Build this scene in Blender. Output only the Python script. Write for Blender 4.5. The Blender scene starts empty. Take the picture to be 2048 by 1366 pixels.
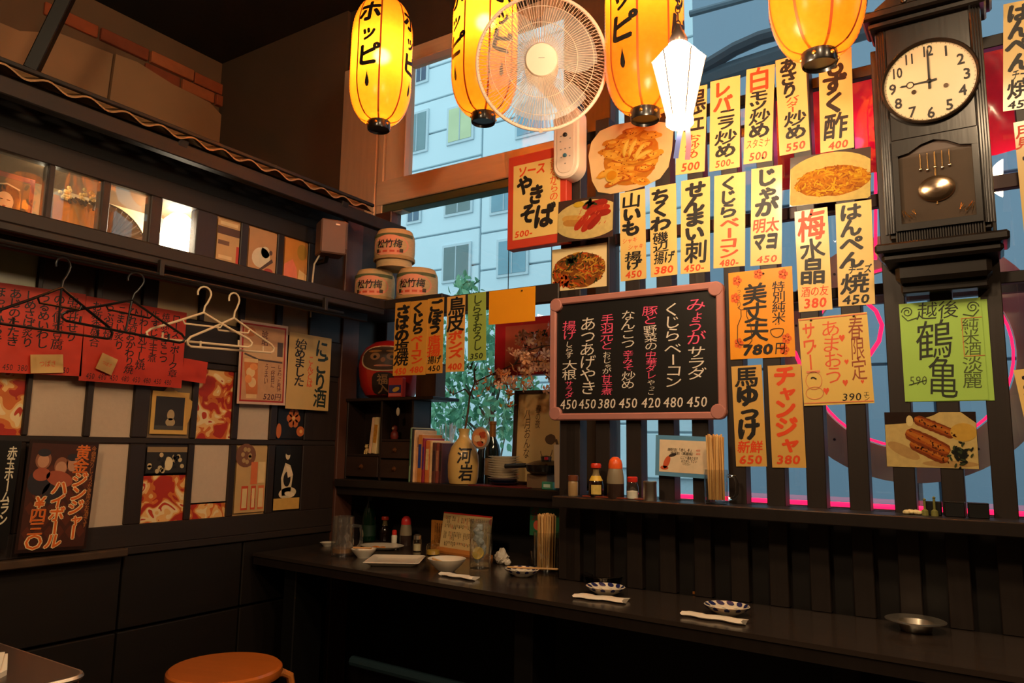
import bpy, bmesh, math, random
from mathutils import Vector, Matrix, Euler
random.seed(7)
SC = bpy.context.scene
COL = SC.collection
R = math.radians
# ---------------------------------------------------------------- camera
FPX = 1492.05
CAM = Vector((0.0, 0.0, 1.15))
YAW, PITCH, ROLL = R(33.1835), R(7.9236), R(0.8649)
_cy, _sy, _cp, _sp = math.cos(YAW), math.sin(YAW), math.cos(PITCH), math.sin(PITCH)
_f = Vector((-_sy*_cp, _cy*_cp, _sp)); _r = Vector((_cy, _sy, 0)); _u = _r.cross(_f)
_cr, _sr = math.cos(ROLL), math.sin(ROLL)
RIGHT = _cr*_r + _sr*_u; UP = -_sr*_r + _cr*_u; FWD = _f
cam = bpy.data.cameras.new('camera'); cam.sensor_width = 36; cam.lens = FPX/2048*36; cam.clip_start = .02; cam.clip_end = 200
camo = bpy.data.objects.new('camera', cam); COL.objects.link(camo)
camo.matrix_world = Matrix.Translation(CAM) @ Matrix((RIGHT, UP, -FWD)).transposed().to_4x4()
SC.camera = camo
# ---------------------------------------------------------------- light and exposure
SC.view_settings.view_transform = 'Standard'; SC.view_settings.look = 'None'
SC.view_settings.gamma = 1.0; SC.view_settings.use_curve_mapping = False
SC.view_settings.exposure = 0.0
SC.cycles.use_denoising = True
w = bpy.data.worlds.new('sky'); SC.world = w; w.use_nodes = True
w.node_tree.nodes['Background'].inputs[0].default_value = (0.50, 0.66, 0.72, 1)
w.node_tree.nodes['Background'].inputs[1].default_value = 2.2
def lamp(name, loc, power, color, radius=.05, kind='POINT'):
    l = bpy.data.lights.new(name, kind); l.energy = power; l.color = color; l.shadow_soft_size = radius
    o = bpy.data.objects.new(name, l); COL.objects.link(o); o.location = loc
    return o
WARM = (1.0, .70, .41)
# warm lamps out of view, added to brighten the room
lamp('room_fill', (.15, .5, 2.75), 70, WARM, .12)
lamp('room_fill', (-1.0, -.2, 2.55), 62, WARM, .12)
lamp('room_fill', (.95, 1.2, 2.5), 30, WARM, .10)
POW_LANTERN, POW_LAMP = 8.5, 19.0

# ---------------------------------------------------------------- helpers
def px_dir(px, py):
    return (FWD + RIGHT*((px-1024)/FPX) - UP*((py-683)/FPX))
def at(px, py, X=None, Y=None, Z=None, D=None):
    d = px_dir(px, py)
    if X is not None: t = (X-CAM.x)/d.x
    elif Y is not None: t = (Y-CAM.y)/d.y
    elif Z is not None: t = (Z-CAM.z)/d.z
    else: t = D
    return CAM + d*t
def lin(c): return tuple((x/12.92 if x <= .04045 else ((x+.055)/1.055)**2.4) for x in (v/255 for v in c))
_M = {}
def M(rgb, rough=.55, metal=0., vary=.12, scale=18., bump=0., emit=0., trans=0., ior=1.45, coat=0., spec=.5, stretch=(1,1,1), alpha=1.):
    key = (tuple(rgb), rough, metal, vary, scale, bump, emit, trans, coat, spec, stretch, alpha, ior)
    if key in _M: return _M[key]
    m = bpy.data.materials.new('material_%d' % len(_M)); m.use_nodes = True; nt = m.node_tree; b = nt.nodes['Principled BSDF']
    c = lin(rgb)
    tc = nt.nodes.new('ShaderNodeTexCoord'); mp = nt.nodes.new('ShaderNodeMapping'); mp.inputs['Scale'].default_value = stretch
    nz = nt.nodes.new('ShaderNodeTexNoise'); nz.inputs['Scale'].default_value = scale; nz.inputs['Detail'].default_value = 3
    nt.links.new(tc.outputs['Object'], mp.inputs[0]); nt.links.new(mp.outputs[0], nz.inputs[0])
    mx = nt.nodes.new('ShaderNodeMix'); mx.data_type = 'RGBA'
    mx.inputs[6].default_value = tuple(x*(1-vary) for x in c)+(1,); mx.inputs[7].default_value = tuple(min(1, x*(1+vary)) for x in c)+(1,)
    nt.links.new(nz.outputs[0], mx.inputs[0]); nt.links.new(mx.outputs[2], b.inputs['Base Color'])
    b.inputs['Roughness'].default_value = rough; b.inputs['Metallic'].default_value = metal
    b.inputs['Transmission Weight'].default_value = trans; b.inputs['IOR'].default_value = ior
    b.inputs['Coat Weight'].default_value = coat; b.inputs['Coat Roughness'].default_value = .12
    b.inputs['Specular IOR Level'].default_value = spec; b.inputs['Alpha'].default_value = alpha
    if bump:
        bp = nt.nodes.new('ShaderNodeBump'); bp.inputs['Strength'].default_value = bump; bp.inputs['Distance'].default_value = .004
        nt.links.new(nz.outputs[0], bp.inputs['Height']); nt.links.new(bp.outputs[0], b.inputs['Normal'])
    if emit:
        b.inputs['Emission Color'].default_value = c+(1,); b.inputs['Emission Strength'].default_value = emit
    _M[key] = m
    return m
def pane_material(name, tint=(1,1,1), refl=1.0, rough=0.0, haze=0.0, hazec=(1,1,1), f0=.045):
    m = bpy.data.materials.new(name); m.use_nodes = True; nt = m.node_tree
    for n in list(nt.nodes): nt.nodes.remove(n)
    out = nt.nodes.new('ShaderNodeOutputMaterial'); tr = nt.nodes.new('ShaderNodeBsdfTransparent'); gl = nt.nodes.new('ShaderNodeBsdfGlossy')
    lw_ = nt.nodes.new('ShaderNodeLayerWeight'); lw_.inputs[0].default_value = .5
    pw = nt.nodes.new('ShaderNodeMath'); pw.operation = 'POWER'; pw.inputs[1].default_value = 4.5; nt.links.new(lw_.outputs['Facing'], pw.inputs[0])
    fr = nt.nodes.new('ShaderNodeMath'); fr.operation = 'MULTIPLY_ADD'; fr.inputs[1].default_value = .94; fr.inputs[2].default_value = f0; nt.links.new(pw.outputs[0], fr.inputs[0])
    mx = nt.nodes.new('ShaderNodeMixShader')
    tr.inputs[0].default_value = tuple(tint)+(1,); gl.inputs['Roughness'].default_value = rough; gl.inputs[0].default_value = (refl, refl, refl, 1)
    base = tr.outputs[0]
    if haze:
        df = nt.nodes.new('ShaderNodeBsdfDiffuse'); df.inputs[0].default_value = tuple(hazec)+(1,)
        nz = nt.nodes.new('ShaderNodeTexNoise'); nz.inputs['Scale'].default_value = 9
        mr = nt.nodes.new('ShaderNodeMapRange'); mr.inputs[3].default_value = haze*.6; mr.inputs[4].default_value = haze*1.4
        nt.links.new(nz.outputs[0], mr.inputs[0])
        m2 = nt.nodes.new('ShaderNodeMixShader'); nt.links.new(mr.outputs[0], m2.inputs[0]); nt.links.new(base, m2.inputs[1]); nt.links.new(df.outputs[0], m2.inputs[2]); base = m2.outputs[0]
    nt.links.new(fr.outputs[0], mx.inputs[0]); nt.links.new(base, mx.inputs[1]); nt.links.new(gl.outputs[0], mx.inputs[2]); nt.links.new(mx.outputs[0], out.inputs[0])
    return m
GLASS = pane_material('window_glass', (.93,.97,.97))
CLEAR = pane_material('clear_glass', (.95,.96,.95), f0=.10, rough=.02)

class MB:
    """collects geometry for ONE mesh object"""
    def __init__(s): s.v = []; s.f = []; s.mi = []; s.m = 0
    def mat(s, i): s.m = i; return s
    def add(s, vs, fs):
        o = len(s.v); s.v += [tuple(x) for x in vs]; s.f += [tuple(i+o for i in f) for f in fs]; s.mi += [s.m]*len(fs); return s
    def box(s, c, d, bev=0., rot=None):
        hx, hy, hz = d[0]/2, d[1]/2, d[2]/2
        b = min(bev, .45*min(d))
        vs = []; fs = []
        rot = rot or Matrix.Identity(3)
        if b <= 0:
            for z in (-hz, hz):
                for x, y in ((-hx,-hy),(hx,-hy),(hx,hy),(-hx,hy)): vs.append((x,y,z))
            fs = [(3,2,1,0),(4,5,6,7),(0,1,5,4),(1,2,6,5),(2,3,7,6),(3,0,4,7)]
        else:
            idx = {}
            for sx in (-1,1):
                for sy in (-1,1):
                    for sz in (-1,1):
                        for a in range(3):
                            p = [sx*(hx-b), sy*(hy-b), sz*(hz-b)]; p[a] = (sx*hx, sy*hy, sz*hz)[a]
                            idx[(sx,sy,sz,a)] = len(vs); vs.append(tuple(p))
            for a in range(3):
                o1, o2 = (a+1) % 3, (a+2) % 3
                for sg in (-1,1):
                    q = []
                    for s1, s2 in ((-1,-1),(1,-1),(1,1),(-1,1)):
                        k = [0,0,0]; k[a] = sg; k[o1] = s1; k[o2] = s2; q.append(idx[tuple(k)+(a,)])
                    fs.append(tuple(q if sg > 0 else q[::-1]))
            for a in range(3):       # edge chamfers along axis a
                o1, o2 = (a+1) % 3, (a+2) % 3
                for s1 in (-1,1):
                    for s2 in (-1,1):
                        k0 = [0,0,0]; k0[o1] = s1; k0[o2] = s2; k1 = list(k0); k0[a] = -1; k1[a] = 1
                        q = [idx[tuple(k0)+(o1,)], idx[tuple(k1)+(o1,)], idx[tuple(k1)+(o2,)], idx[tuple(k0)+(o2,)]]
                        fs.append(tuple(q if s1*s2 < 0 else q[::-1]))
            for sx in (-1,1):
                for sy in (-1,1):
                    for sz in (-1,1):
                        q = [idx[(sx,sy,sz,a)] for a in range(3)]
                        fs.append(tuple(q if sx*sy*sz > 0 else q[::-1]))
        c = Vector(c)
        return s.add([c + rot @ Vector(p) for p in vs], fs)
    def bx(s, x0, x1, y0, y1, z0, z1, bev=0.):
        return s.box(((x0+x1)/2,(y0+y1)/2,(z0+z1)/2), (abs(x1-x0),abs(y1-y0),abs(z1-z0)), bev)
    def lathe(s, prof, n=24, c=(0,0,0), rot=None, cap0=True, cap1=True, sx=1., sy=1.):
        vs = []; fs = []
        for r, z in prof:
            for k in range(n):
                a = 2*math.pi*k/n; vs.append((r*math.cos(a)*sx, r*math.sin(a)*sy, z))
        for i in range(len(prof)-1):
            for k in range(n):
                k2 = (k+1) % n; fs.append((i*n+k, i*n+k2, (i+1)*n+k2, (i+1)*n+k))
        if cap0 and prof[0][0] > 1e-5: fs.append(tuple(range(n))[::-1])
        if cap1 and prof[-1][0] > 1e-5: fs.append(tuple((len(prof)-1)*n+k for k in range(n)))
        c = Vector(c); rot = rot or Matrix.Identity(3)
        return s.add([c + rot @ Vector(p) for p in vs], fs)
    def tube(s, pts, r, n=6, closed=False, cap=True):
        pts = [Vector(p) for p in pts]; m = len(pts); vs = []; fs = []
        rr = r if isinstance(r, (list, tuple)) else [r]*m
        prev = None
        for i, p in enumerate(pts):
            if closed: t = (pts[(i+1) % m]-pts[i-1])
            else: t = pts[min(i+1, m-1)]-pts[max(i-1, 0)]
            t = t.normalized() if t.length > 1e-9 else Vector((0,0,1))
            if prev is None:
                a = Vector((0,0,1)) if abs(t.z) < .9 else Vector((1,0,0)); x = t.cross(a).normalized()
            else:
                x = prev - t*prev.dot(t)
                x = x.normalized() if x.length > 1e-6 else t.orthogonal().normalized()
            prev = x; y = t.cross(x)
            for k in range(n):
                an = 2*math.pi*k/n; vs.append(p + x*(rr[i]*math.cos(an)) + y*(rr[i]*math.sin(an)))
        for i in range(m if closed else m-1):
            j = (i+1) % m
            for k in range(n):
                k2 = (k+1) % n; fs.append((i*n+k, i*n+k2, j*n+k2, j*n+k))
        if not closed and cap: fs.append(tuple(range(n))[::-1]); fs.append(tuple((m-1)*n+k for k in range(n)))
        return s.add(vs, fs)
    def ball(s, c, r, n=12, m=8, sc=(1,1,1), rot=None):
        pr = [(max(1e-6, math.sin(math.pi*i/m)), -math.cos(math.pi*i/m)) for i in range(m+1)]
        vs = []; fs = []
        for a, z in pr:
            for k in range(n):
                t = 2*math.pi*k/n; vs.append(Vector((a*math.cos(t)*sc[0]*r, a*math.sin(t)*sc[1]*r, z*sc[2]*r)))
        for i in range(m):
            for k in range(n):
                k2 = (k+1) % n; fs.append((i*n+k, i*n+k2, (i+1)*n+k2, (i+1)*n+k))
        c = Vector(c); rot = rot or Matrix.Identity(3)
        return s.add([c + rot @ p for p in vs], fs)
    def prism(s, poly, z0, z1):
        n = len(poly); vs = [(x,y,z0) for x,y in poly]+[(x,y,z1) for x,y in poly]
        fs = [tuple(range(n))[::-1], tuple(range(n, 2*n))]+[(k,(k+1)%n,n+(k+1)%n,n+k) for k in range(n)]
        return s.add(vs, fs)
    clip = None
    def poly(s, pts, z=0.):
        if s.clip:
            for ax, lim, sg in ((0,s.clip[0],1),(0,s.clip[0],-1),(1,s.clip[1],1),(1,s.clip[1],-1)):
                out = []
                for i in range(len(pts)):
                    a, b = pts[i-1], pts[i]; da, db = lim-sg*a[ax], lim-sg*b[ax]
                    if (da >= 0) != (db >= 0): t = da/(da-db); out.append((a[0]+(b[0]-a[0])*t, a[1]+(b[1]-a[1])*t))
                    if db >= 0: out.append(tuple(b[:2]))
                pts = out
                if len(pts) < 3: return s
        return s.add([(p[0],p[1],z) for p in pts], [tuple(range(len(pts)))])
    def ell(s, cx, cy, rx, ry, z=0., n=20, a=0., wob=0.):
        ca, sa = math.cos(a), math.sin(a); pts = []
        for k in range(n):
            t = 2*math.pi*k/n; q = 1+wob*random.uniform(-1,1); x, y = rx*q*math.cos(t), ry*q*math.sin(t)
            pts.append((cx+x*ca-y*sa, cy+x*sa+y*ca))
        return s.poly(pts, z)
    def stroke(s, pts, wd, z=0.):
        vs = []; fs = []; m = len(pts)
        for i, p in enumerate(pts):
            a = pts[max(0,i-1)]; b = pts[min(m-1,i+1)]; dx, dy = b[0]-a[0], b[1]-a[1]; l = math.hypot(dx,dy) or 1
            ww = wd if not isinstance(wd,(list,tuple)) else wd[i]
            nx, ny = -dy/l*ww/2, dx/l*ww/2
            vs += [(p[0]-nx,p[1]-ny,z),(p[0]+nx,p[1]+ny,z)]
        for i in range(m-1): fs.append((2*i,2*i+2,2*i+3,2*i+1))
        return s.add(vs, fs)
    def build(s, name, mats, parent=None, smooth=35, loc=None, mw=None):
        if not isinstance(mats, (list, tuple)): mats = [mats]
        me = bpy.data.meshes.new(name); me.from_pydata(s.v, [], s.f)
        for m in mats: me.materials.append(m)
        if len(mats) > 1: me.polygons.foreach_set('material_index', s.mi)
        me.polygons.foreach_set('use_smooth', [bool(smooth)]*len(me.polygons))
        if smooth: me.set_sharp_from_angle(angle=R(smooth))
        me.update()
        o = bpy.data.objects.new(name, me); COL.objects.link(o)
        if parent: o.parent = parent
        if loc is not None: o.location = loc
        if mw is not None: o.matrix_world = mw
        return o
def tag(o, label=None, cat=None, group=None, kind=None):
    if label: o['label'] = label
    if cat: o['category'] = cat
    if group: o['group'] = group
    if kind: o['kind'] = kind
    return o
def thing(name, label, cat, loc=(0,0,0), rotz=0., group=None, mw=None):
    o = bpy.data.objects.new(name, None); COL.objects.link(o); o.empty_display_size = .05
    o.location = loc; o.rotation_euler = (0,0,rotz)
    if mw is not None: o.matrix_world = mw
    return tag(o, label, cat, group)
def struct(name):
    o = bpy.data.objects.new(name, None); COL.objects.link(o); o['kind'] = 'structure'; return o
def copy_tree(o, parent=None):
    c = o.copy(); COL.objects.link(c)
    if parent: c.parent = parent
    for ch in [x for x in CH if x[0] is o]: copy_tree(ch[1], c)
    return c
CH = []
def clone(root, loc, rotz, label, group=None):
    def rec(o, par):
        c = o.copy(); COL.objects.link(c)
        if par: c.parent = par
        for k in o.children: rec(k, c)
        return c
    kids = list(root.children)
    r = root.copy(); COL.objects.link(r); r.location = loc; r.rotation_euler = (0,0,rotz); r['label'] = label
    if group: r['group'] = group
    for k in kids: rec(k, r)
    return r
def rz(a): return Matrix.Rotation(a, 3, 'Z')
def rx(a): return Matrix.Rotation(a, 3, 'X')
def ry(a): return Matrix.Rotation(a, 3, 'Y')
def align(d):
    return Vector((0,0,1)).rotation_difference(Vector(d).normalized()).to_matrix()
def frame(O, u, n):
    u = Vector(u).normalized(); n = Vector(n).normalized(); v = n.cross(u).normalized(); u = v.cross(n)
    return Matrix.Translation(O) @ Matrix((u, v, n)).transposed().to_4x4()
# ---------------------------------------------------------------- lettering
_fc = bpy.data.curves.new('glyph_source', 'FONT'); _fc.fill_mode = 'FRONT'
_fo = bpy.data.objects.new('glyph_source', _fc); COL.objects.link(_fo)
_G = {}
def glyph(ch, bold=.0, res=2):
    k = (ch, res)
    if k not in _G:
        _fc.resolution_u = res; _fc.offset = 0.; _fc.body = ch
        dg = bpy.context.evaluated_depsgraph_get(); dg.update()
        me = bpy.data.meshes.new_from_object(_fo.evaluated_get(dg))
        vs = [(v.co.x, v.co.y) for v in me.vertices]; fs = [tuple(p.vertices) for p in me.polygons]
        adv = .55 if ord(ch) < 256 else 1.0
        _G[k] = (vs, fs, adv); bpy.data.meshes.remove(me)
    return _G[k]
def put(mb, ch, cx, cy, sx, sy, rot=0., bold=.02, shear=0., z=.0006, res=2):
    vs, fs, adv = glyph(ch, bold, res); ca, sa = math.cos(rot), math.sin(rot)
    ox = .27 if ch in '0123456789' else adv/2
    if ord(ch) > 0x4e00: bold = min(bold*.62, .026)
    for k, (dx, dy) in enumerate(spread(bold)):
        out = []
        for x, y in vs:
            x += dx-ox; y += dy-.37; x += shear*y
            x, y = x*ca-y*sa, x*sa+y*ca
            out.append((cx+x*sx, cy+y*sy, z+.00004*k))
        mb.add(out, fs)
def spread(b):
    if b < .008: return [(0, 0)]
    if b < .016: return [(-b, 0), (b, 0)]
    n = 4 if b < .04 else 6
    return [(b*math.cos(2*math.pi*i/n+.5), b*math.sin(2*math.pi*i/n+.5)) for i in range(n)]
SMALL = 'っゃゅょッャュョ'
def vtext(mb, s, cx, top, bot, wd, bold=.03, jit=.06, z=.0006, res=2, rnd=None):
    rnd = rnd or random
    wts = [.78 if c in SMALL else (.35 if c == ' ' else 1.) for c in s]; tot = sum(wts); y = top
    for c, wt in zip(s, wts):
        h = (top-bot)*wt/tot
        if c != ' ':
            k = .85 if c in SMALL else 1.
            ver = c in 'ー-~'
            sy = h/.86*(1 if wt == 1 else 1.0); sx = wd*k*1.04
            a = rnd.uniform(-jit, jit)
            if ver: put(mb, c, cx, y-h/2, sy*.9, sx, -math.pi/2, bold, 0, z, res) if False else put_v(mb, c, cx, y-h/2, sx, sy, bold, z, res)
            else: put(mb, c, cx+rnd.uniform(-.04,.04)*wd+(wd*.1 if k < 1 else 0), y-h/2, sx*rnd.uniform(.93,1.07), sy*rnd.uniform(.96,1.04), a, bold, rnd.uniform(0,.12), z, res)
        y -= h
def put_v(mb, c, cx, cy, sx, sy, bold, z, res):
    vs, fs, adv = glyph(c, bold, res)
    for k, (dx, dy) in enumerate(spread(bold)): mb.add([(cx+(y+dy-.37)*sx, cy-(x+dx-adv/2)*sy, z+.00004*k) for x, y in vs], fs)
def htext(mb, s, x0, x1, cy, ht, bold=.03, jit=.05, z=.0006, res=2, shear=.12, fill=False):
    wts = [(.56 if ord(c) < 256 else 1.) for c in s]; tot = sum(wts); x = x0
    for c, wt in zip(s, wts):
        wd = (x1-x0)*wt/tot
        if c != ' ': put(mb, c, x+wd/2, cy, wd/wt*1.02, ht/.78, random.uniform(-jit,jit), bold, shear, z, res)
        x += wd
INK = M((22,18,16), .5, vary=.2); RED = M((226,72,22), .5, vary=.12)
CR = M((230,192,112), .38, vary=.06, scale=9, coat=.25)      # cream strip paper
BOARD = M((30,23,19), .45, vary=.25, scale=6, bump=.15, stretch=(1,1,9))
DARK = M((34,26,22), .42, vary=.3, scale=7, bump=.2, stretch=(6,1,1))
DARKV = M((34,26,22), .45, vary=.3, scale=7, bump=.2, stretch=(6,6,.6))
BLACK = M((14,12,11), .5, vary=.2)
def sheet(name, label, cat, TL, TR, BR, BL, plane, texts=(), color=CR, group=None, thick=.0012, pins=(), extra=None, axis='Y', skew=True, lean=0.):
    kw = {axis: plane}
    P = [at(p[0], p[1], **kw) for p in (TL, TR, BR, BL)]
    O = sum(P, Vector())/4
    n = Vector((0,-1,0)) if axis == 'Y' else Vector((1,0,0))
    u = ((P[1]-P[0])+(P[2]-P[3])).normalized(); v = n.cross(u)
    wv = ((P[1]-P[0]).length+(P[2]-P[3]).length)/2; hv = abs(((P[0]+P[1])/2-(P[3]+P[2])/2).dot(v))
    mw = frame(O, u, n)
    mb = MB().box((0,0,0), (wv, hv, thick))
    o = mb.build(name, color, smooth=0, mw=mw); tag(o, label, cat, group)
    zt = thick/2+.0004
    groups = {}
    for t in texts:
        groups.setdefault(t[-1], []).append(t)
    for mt, ts in groups.items():
        g = MB()
        for t in ts:
            if t[0] == 'v': vtext(g, t[1], (t[2]-.5)*wv, (.5-t[3])*hv, (.5-t[4])*hv, t[5]*wv, t[6], z=zt)
            elif t[0] == 'h': htext(g, t[1], (t[2]-.5)*wv, (t[3]-.5)*wv, (.5-t[4])*hv, t[5]*hv, t[6], z=zt)
            elif t[0] == 'l':
                g.stroke([((x-.5)*wv, (.5-y)*hv) for x, y in t[1]], t[2]*wv, zt)
            elif t[0] == 'p': g.poly([((x-.5)*wv, (.5-y)*hv) for x, y in t[1]], zt)
        g.build('lettering', mt, o, smooth=0)
    for (x, y) in pins:
        MB().ball(((x-.5)*wv, (.5-y)*hv, zt+.001), .0035, 8, 5).build('pushpin', M((30,28,28), .3), o)
    if extra: extra(o, wv, hv, zt)
    return o, wv, hv
# ================================================================ ROOM SHELL
XL, YG, YW = -2.60, 2.30, 2.78
CEIL = 3.57; XB = -4.08; XR = 1.9; YF = -2.6
FLOORM = M((58,48,42), .5, vary=.2, scale=5)
tag(MB().bx(XB-.1, XR+.1, YF-.1, YW+.12, -.1, 0).build('floor', FLOORM, smooth=0), kind='structure')
tag(MB().bx(XB-.1, XR+.1, YF-.1, YW+.12, CEIL, CEIL+.1).build('ceiling', M((24,19,17), .8), smooth=0), kind='structure')
PLASTER = M((116,88,64), .85, vary=.22, scale=2.2, bump=.3)
DULL = M((84,66,50), .8, vary=.18, scale=2.0, bump=.2)
wl = struct('wall_left')
MB().bx(XB-.1, XB, YF, YW, 0, CEIL).build('upper_wall', PLASTER, wl, smooth=0)
# large pale render slabs and the courses of orange brick left bare above them
def slab(poly, d=.02, mt=PLASTER):
    pts = [at(p[0], p[1], X=XB+d) for p in poly]
    mb = MB(); n = len(pts)
    vs = [(XB+.001, p.y, p.z) for p in pts]+[(XB+d, p.y, p.z) for p in pts]
    mb.add(vs, [tuple(range(n)), tuple(range(n, 2*n))[::-1]]+[(k, n+k, n+(k+1) % n, (k+1) % n) for k in range(n)])
    return mb.build('plaster_slab', mt, wl, smooth=0)
PL2 = M((170,128,90), .85, vary=.2, scale=3, bump=.35)
slab([(-60,20),(40,62),(118,66),(226,108),(208,240),(-60,150)], .03, PL2)
slab([(232,108),(275,124),(345,168),(420,205),(452,240),(452,300),(380,290),(216,226)], .03, PL2)
BR_ = [M((170,84,48), .85, vary=.25, scale=14, bump=.4), M((150,74,46), .85, vary=.25, scale=14, bump=.4), M((186,104,62), .85, vary=.25, scale=14, bump=.4)]
rows = [(3.352, 1.69, .292, 6), (3.27, 2.25, .235, 3)]
k = 0
for z, y0, ln, n in rows:
    for i in range(n):
        ya = y0+i*ln; yb = min(ya+ln-.015, YW-.01)
        if yb-ya < .03: continue
        MB().bx(XB+.001, XB+.022+.006*((i*7) % 3), ya, yb, z, z+.07, .004).build('brick', BR_[k % 3], wl, smooth=0); k += 1
# upper end wall, and the rest of the room
wb = struct('wall_back')
MB().bx(XB, -2.945, YW-.02, YW+.1, 0, CEIL).build('side_panel', DULL, wb, smooth=0)
MB().bx(-2.945, XR, YW, YW+.1, 3.17, CEIL).build('upper_panel', M((60,46,36), .8, vary=.15), wb, smooth=0)
MB().bx(-2.945, XR, YW-.03, YW+.1, 0, .955).build('lower_panel', M((30,25,22), .6, vary=.15), wb, smooth=0)
tag(MB().bx(XR, XR+.1, YF, YW, 0, CEIL).build('wall_right', M((70,56,44), .8), smooth=0), kind='structure')
tag(MB().bx(XB, XR, YF-.1, YF, 0, CEIL).build('wall_front', M((60,48,38), .8), smooth=0), kind='structure')
# diagonal brace at the top left
br = MB(); a = at(150,-40, D=3.3); b = at(62,142, D=3.25)
d = (b-a); br.box((a+b)/2, (.055, .075, d.length), .004, align(d))
tag(br.build('timber_brace', BLACK, smooth=0), 'dark diagonal timber brace above the corrugated awning', 'beam')
# ---------------------------------------------------------------- window 1: the bay with its transom
WOOD = M((196,168,140), .35, vary=.16, scale=8, bump=.1, stretch=(5,5,.6), coat=.3)
WOODH = M((196,168,140), .35, vary=.16, scale=8, bump=.1, stretch=(.6,5,5), coat=.3)
w1 = struct('window_1')
MB().bx(-2.94, -2.672, YW-.03, YW+.05, .95, 3.2, .004).build('window_frame', WOOD, w1, smooth=0)
MB().bx(-2.664, -2.622, YW-.025, YW+.05, 2.33, 3.2, .004).build('sash', WOOD, w1, smooth=0)
MB().bx(-2.618, -2.486, YW-.015, YW+.05, 2.33, 3.2, .003).build('sash', WOOD, w1, smooth=0)
MB().bx(-2.664, -1.545, YW-.03, YW+.05, 2.375, 2.503, .004).build('window_frame', WOODH, w1, smooth=0)
MB().bx(-2.664, -1.545, YW-.02, YW+.05, 2.333, 2.374, .003).build('window_frame', M((62,72,56), .4), w1, smooth=0)
MB().bx(-2.486, -1.545, YW-.03, YW+.05, 3.12, 3.2, .003).build('window_frame', WOODH, w1, smooth=0)
MB().bx(-1.545, -1.315, YW-.03, YW+.06, .95, 3.2, .004).build('mullion', M((86,68,54), .4, vary=.15, stretch=(5,5,.6)), w1, smooth=0)
MB().bx(-2.664, -2.55, YW-.03, YW+.05, .95, 2.333, .004).build('window_frame', M((70,42,36), .4, vary=.15), w1, smooth=0)
MB().bx(-2.486, -1.545, YW+.02, YW+.026, 2.503, 3.12).build('pane', GLASS, w1, smooth=0)
MB().bx(-2.55, -1.545, YW+.02, YW+.026, .955, 2.333).build('pane', GLASS, w1, smooth=0)
# ---------------------------------------------------------------- window 2: behind the grille
w2 = struct('window_2')
MB().bx(-1.315, XR, YW+.02, YW+.026, .955, 3.12).build('pane', GLASS, w2, smooth=0)
MB().bx(-1.315, XR, YW-.03, YW+.05, 3.12, 3.2, .003).build('window_frame', WOODH, w2, smooth=0)
# ---------------------------------------------------------------- timber grille and the boards below it
gr = struct('trim_1')
SLATM = M((40,31,26), .45, vary=.25, scale=7, bump=.2, stretch=(8,8,.5))
for i in range(-11, 8):
    x0 = -.029+.113*i
    top = 2.318
    MB().bx(x0, x0+.053, YG, YG+.055, .70, top, .002).build('slat', SLATM, gr, smooth=0)
MB().bx(-1.30, -1.235, YG, YG+.06, .70, 2.42, .003).build('end_post', SLATM, gr, smooth=0)
RAILM = M((70,34,36), .5, vary=.2)  # maroon tint stands for pink neon light falling on the rail
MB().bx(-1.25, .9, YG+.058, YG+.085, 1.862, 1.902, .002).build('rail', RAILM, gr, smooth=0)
MB().bx(-1.25, .9, YG+.058, YG+.085, 2.272, 2.308, .002).build('rail', M((44,34,30), .5), gr, smooth=0)
MB().bx(-1.25, .9, YG+.058, YG+.085, 1.60, 1.632, .002).build('rail', M((44,34,30), .5), gr, smooth=0)
MB().bx(-1.30, XR, YG+.062, YW-.03, .93, .955, .002).build('sill', M((44,34,30), .4), w2, smooth=0)
t2 = struct('trim_2')
MB().bx(-1.30, .95, YG+.03, YG+.06, .0, .985).build('backing_board', M((26,21,18), .5, vary=.2), t2, smooth=0)
# ---------------------------------------------------------------- shoji wall on the left
lw = struct('wall_left_shoji')
LP = M((40,29,24), .6, vary=.25, scale=6, bump=.2, stretch=(6,.5,6)); LPV = M((44,32,27), .45, vary=.25, scale=6, bump=.2, stretch=(6,6,.5))
def rail(z0, z1, y0=-.6, y1=2.49, x1=XL, name='rail', mt=LP, x0=XL-.045): return MB().bx(x0, x1, y0, y1, z0, z1, .003).build(name, mt, lw, smooth=0)
def stile(y0, y1, z0, z1, x1=XL, name='stile'): return MB().bx(XL-.045, x1, y0, y1, z0, z1, .003).build(name, LPV, lw, smooth=0)
rail(.775, .852); rail(1.136, 1.158, x1=XL-.003); rail(1.43, 1.455, x1=XL-.003); rail(1.455, 1.615, x1=XL+.006)
rail(1.745, 1.855, x1=XL+.004); rail(2.055, 2.13); rail(2.13, 2.255, x1=XL-.01, name='header_board', mt=M((15,12,11), .6, vary=.2))  # header board blackened to carry the shade under the awning
cols_low = [(.62,.80),(.815,.985),(1.0,1.148),(1.166,1.338),(1.362,1.506),(1.566,1.738),(1.763,1.922),(1.952,2.110),(2.146,2.298)]
cols_up = [(.62,.80),(.815,.985),(1.0,1.148),(1.168,1.328),(1.356,1.508),(1.553,1.699),(1.79,1.905),(1.942,2.095),(2.130,2.270)]
def stiles(cols, z0, z1):
    prev = -.6
    for a, b in cols:
        if a-prev > .008: stile(prev, a, z0, z1)
        prev = b
    stile(prev, 2.49, z0, z1)
stiles(cols_low, .852, 1.136); stiles(cols_low, 1.158, 1.43); stiles(cols_low, 1.615, 1.745); stiles(cols_up, 1.855, 2.055)
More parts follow.
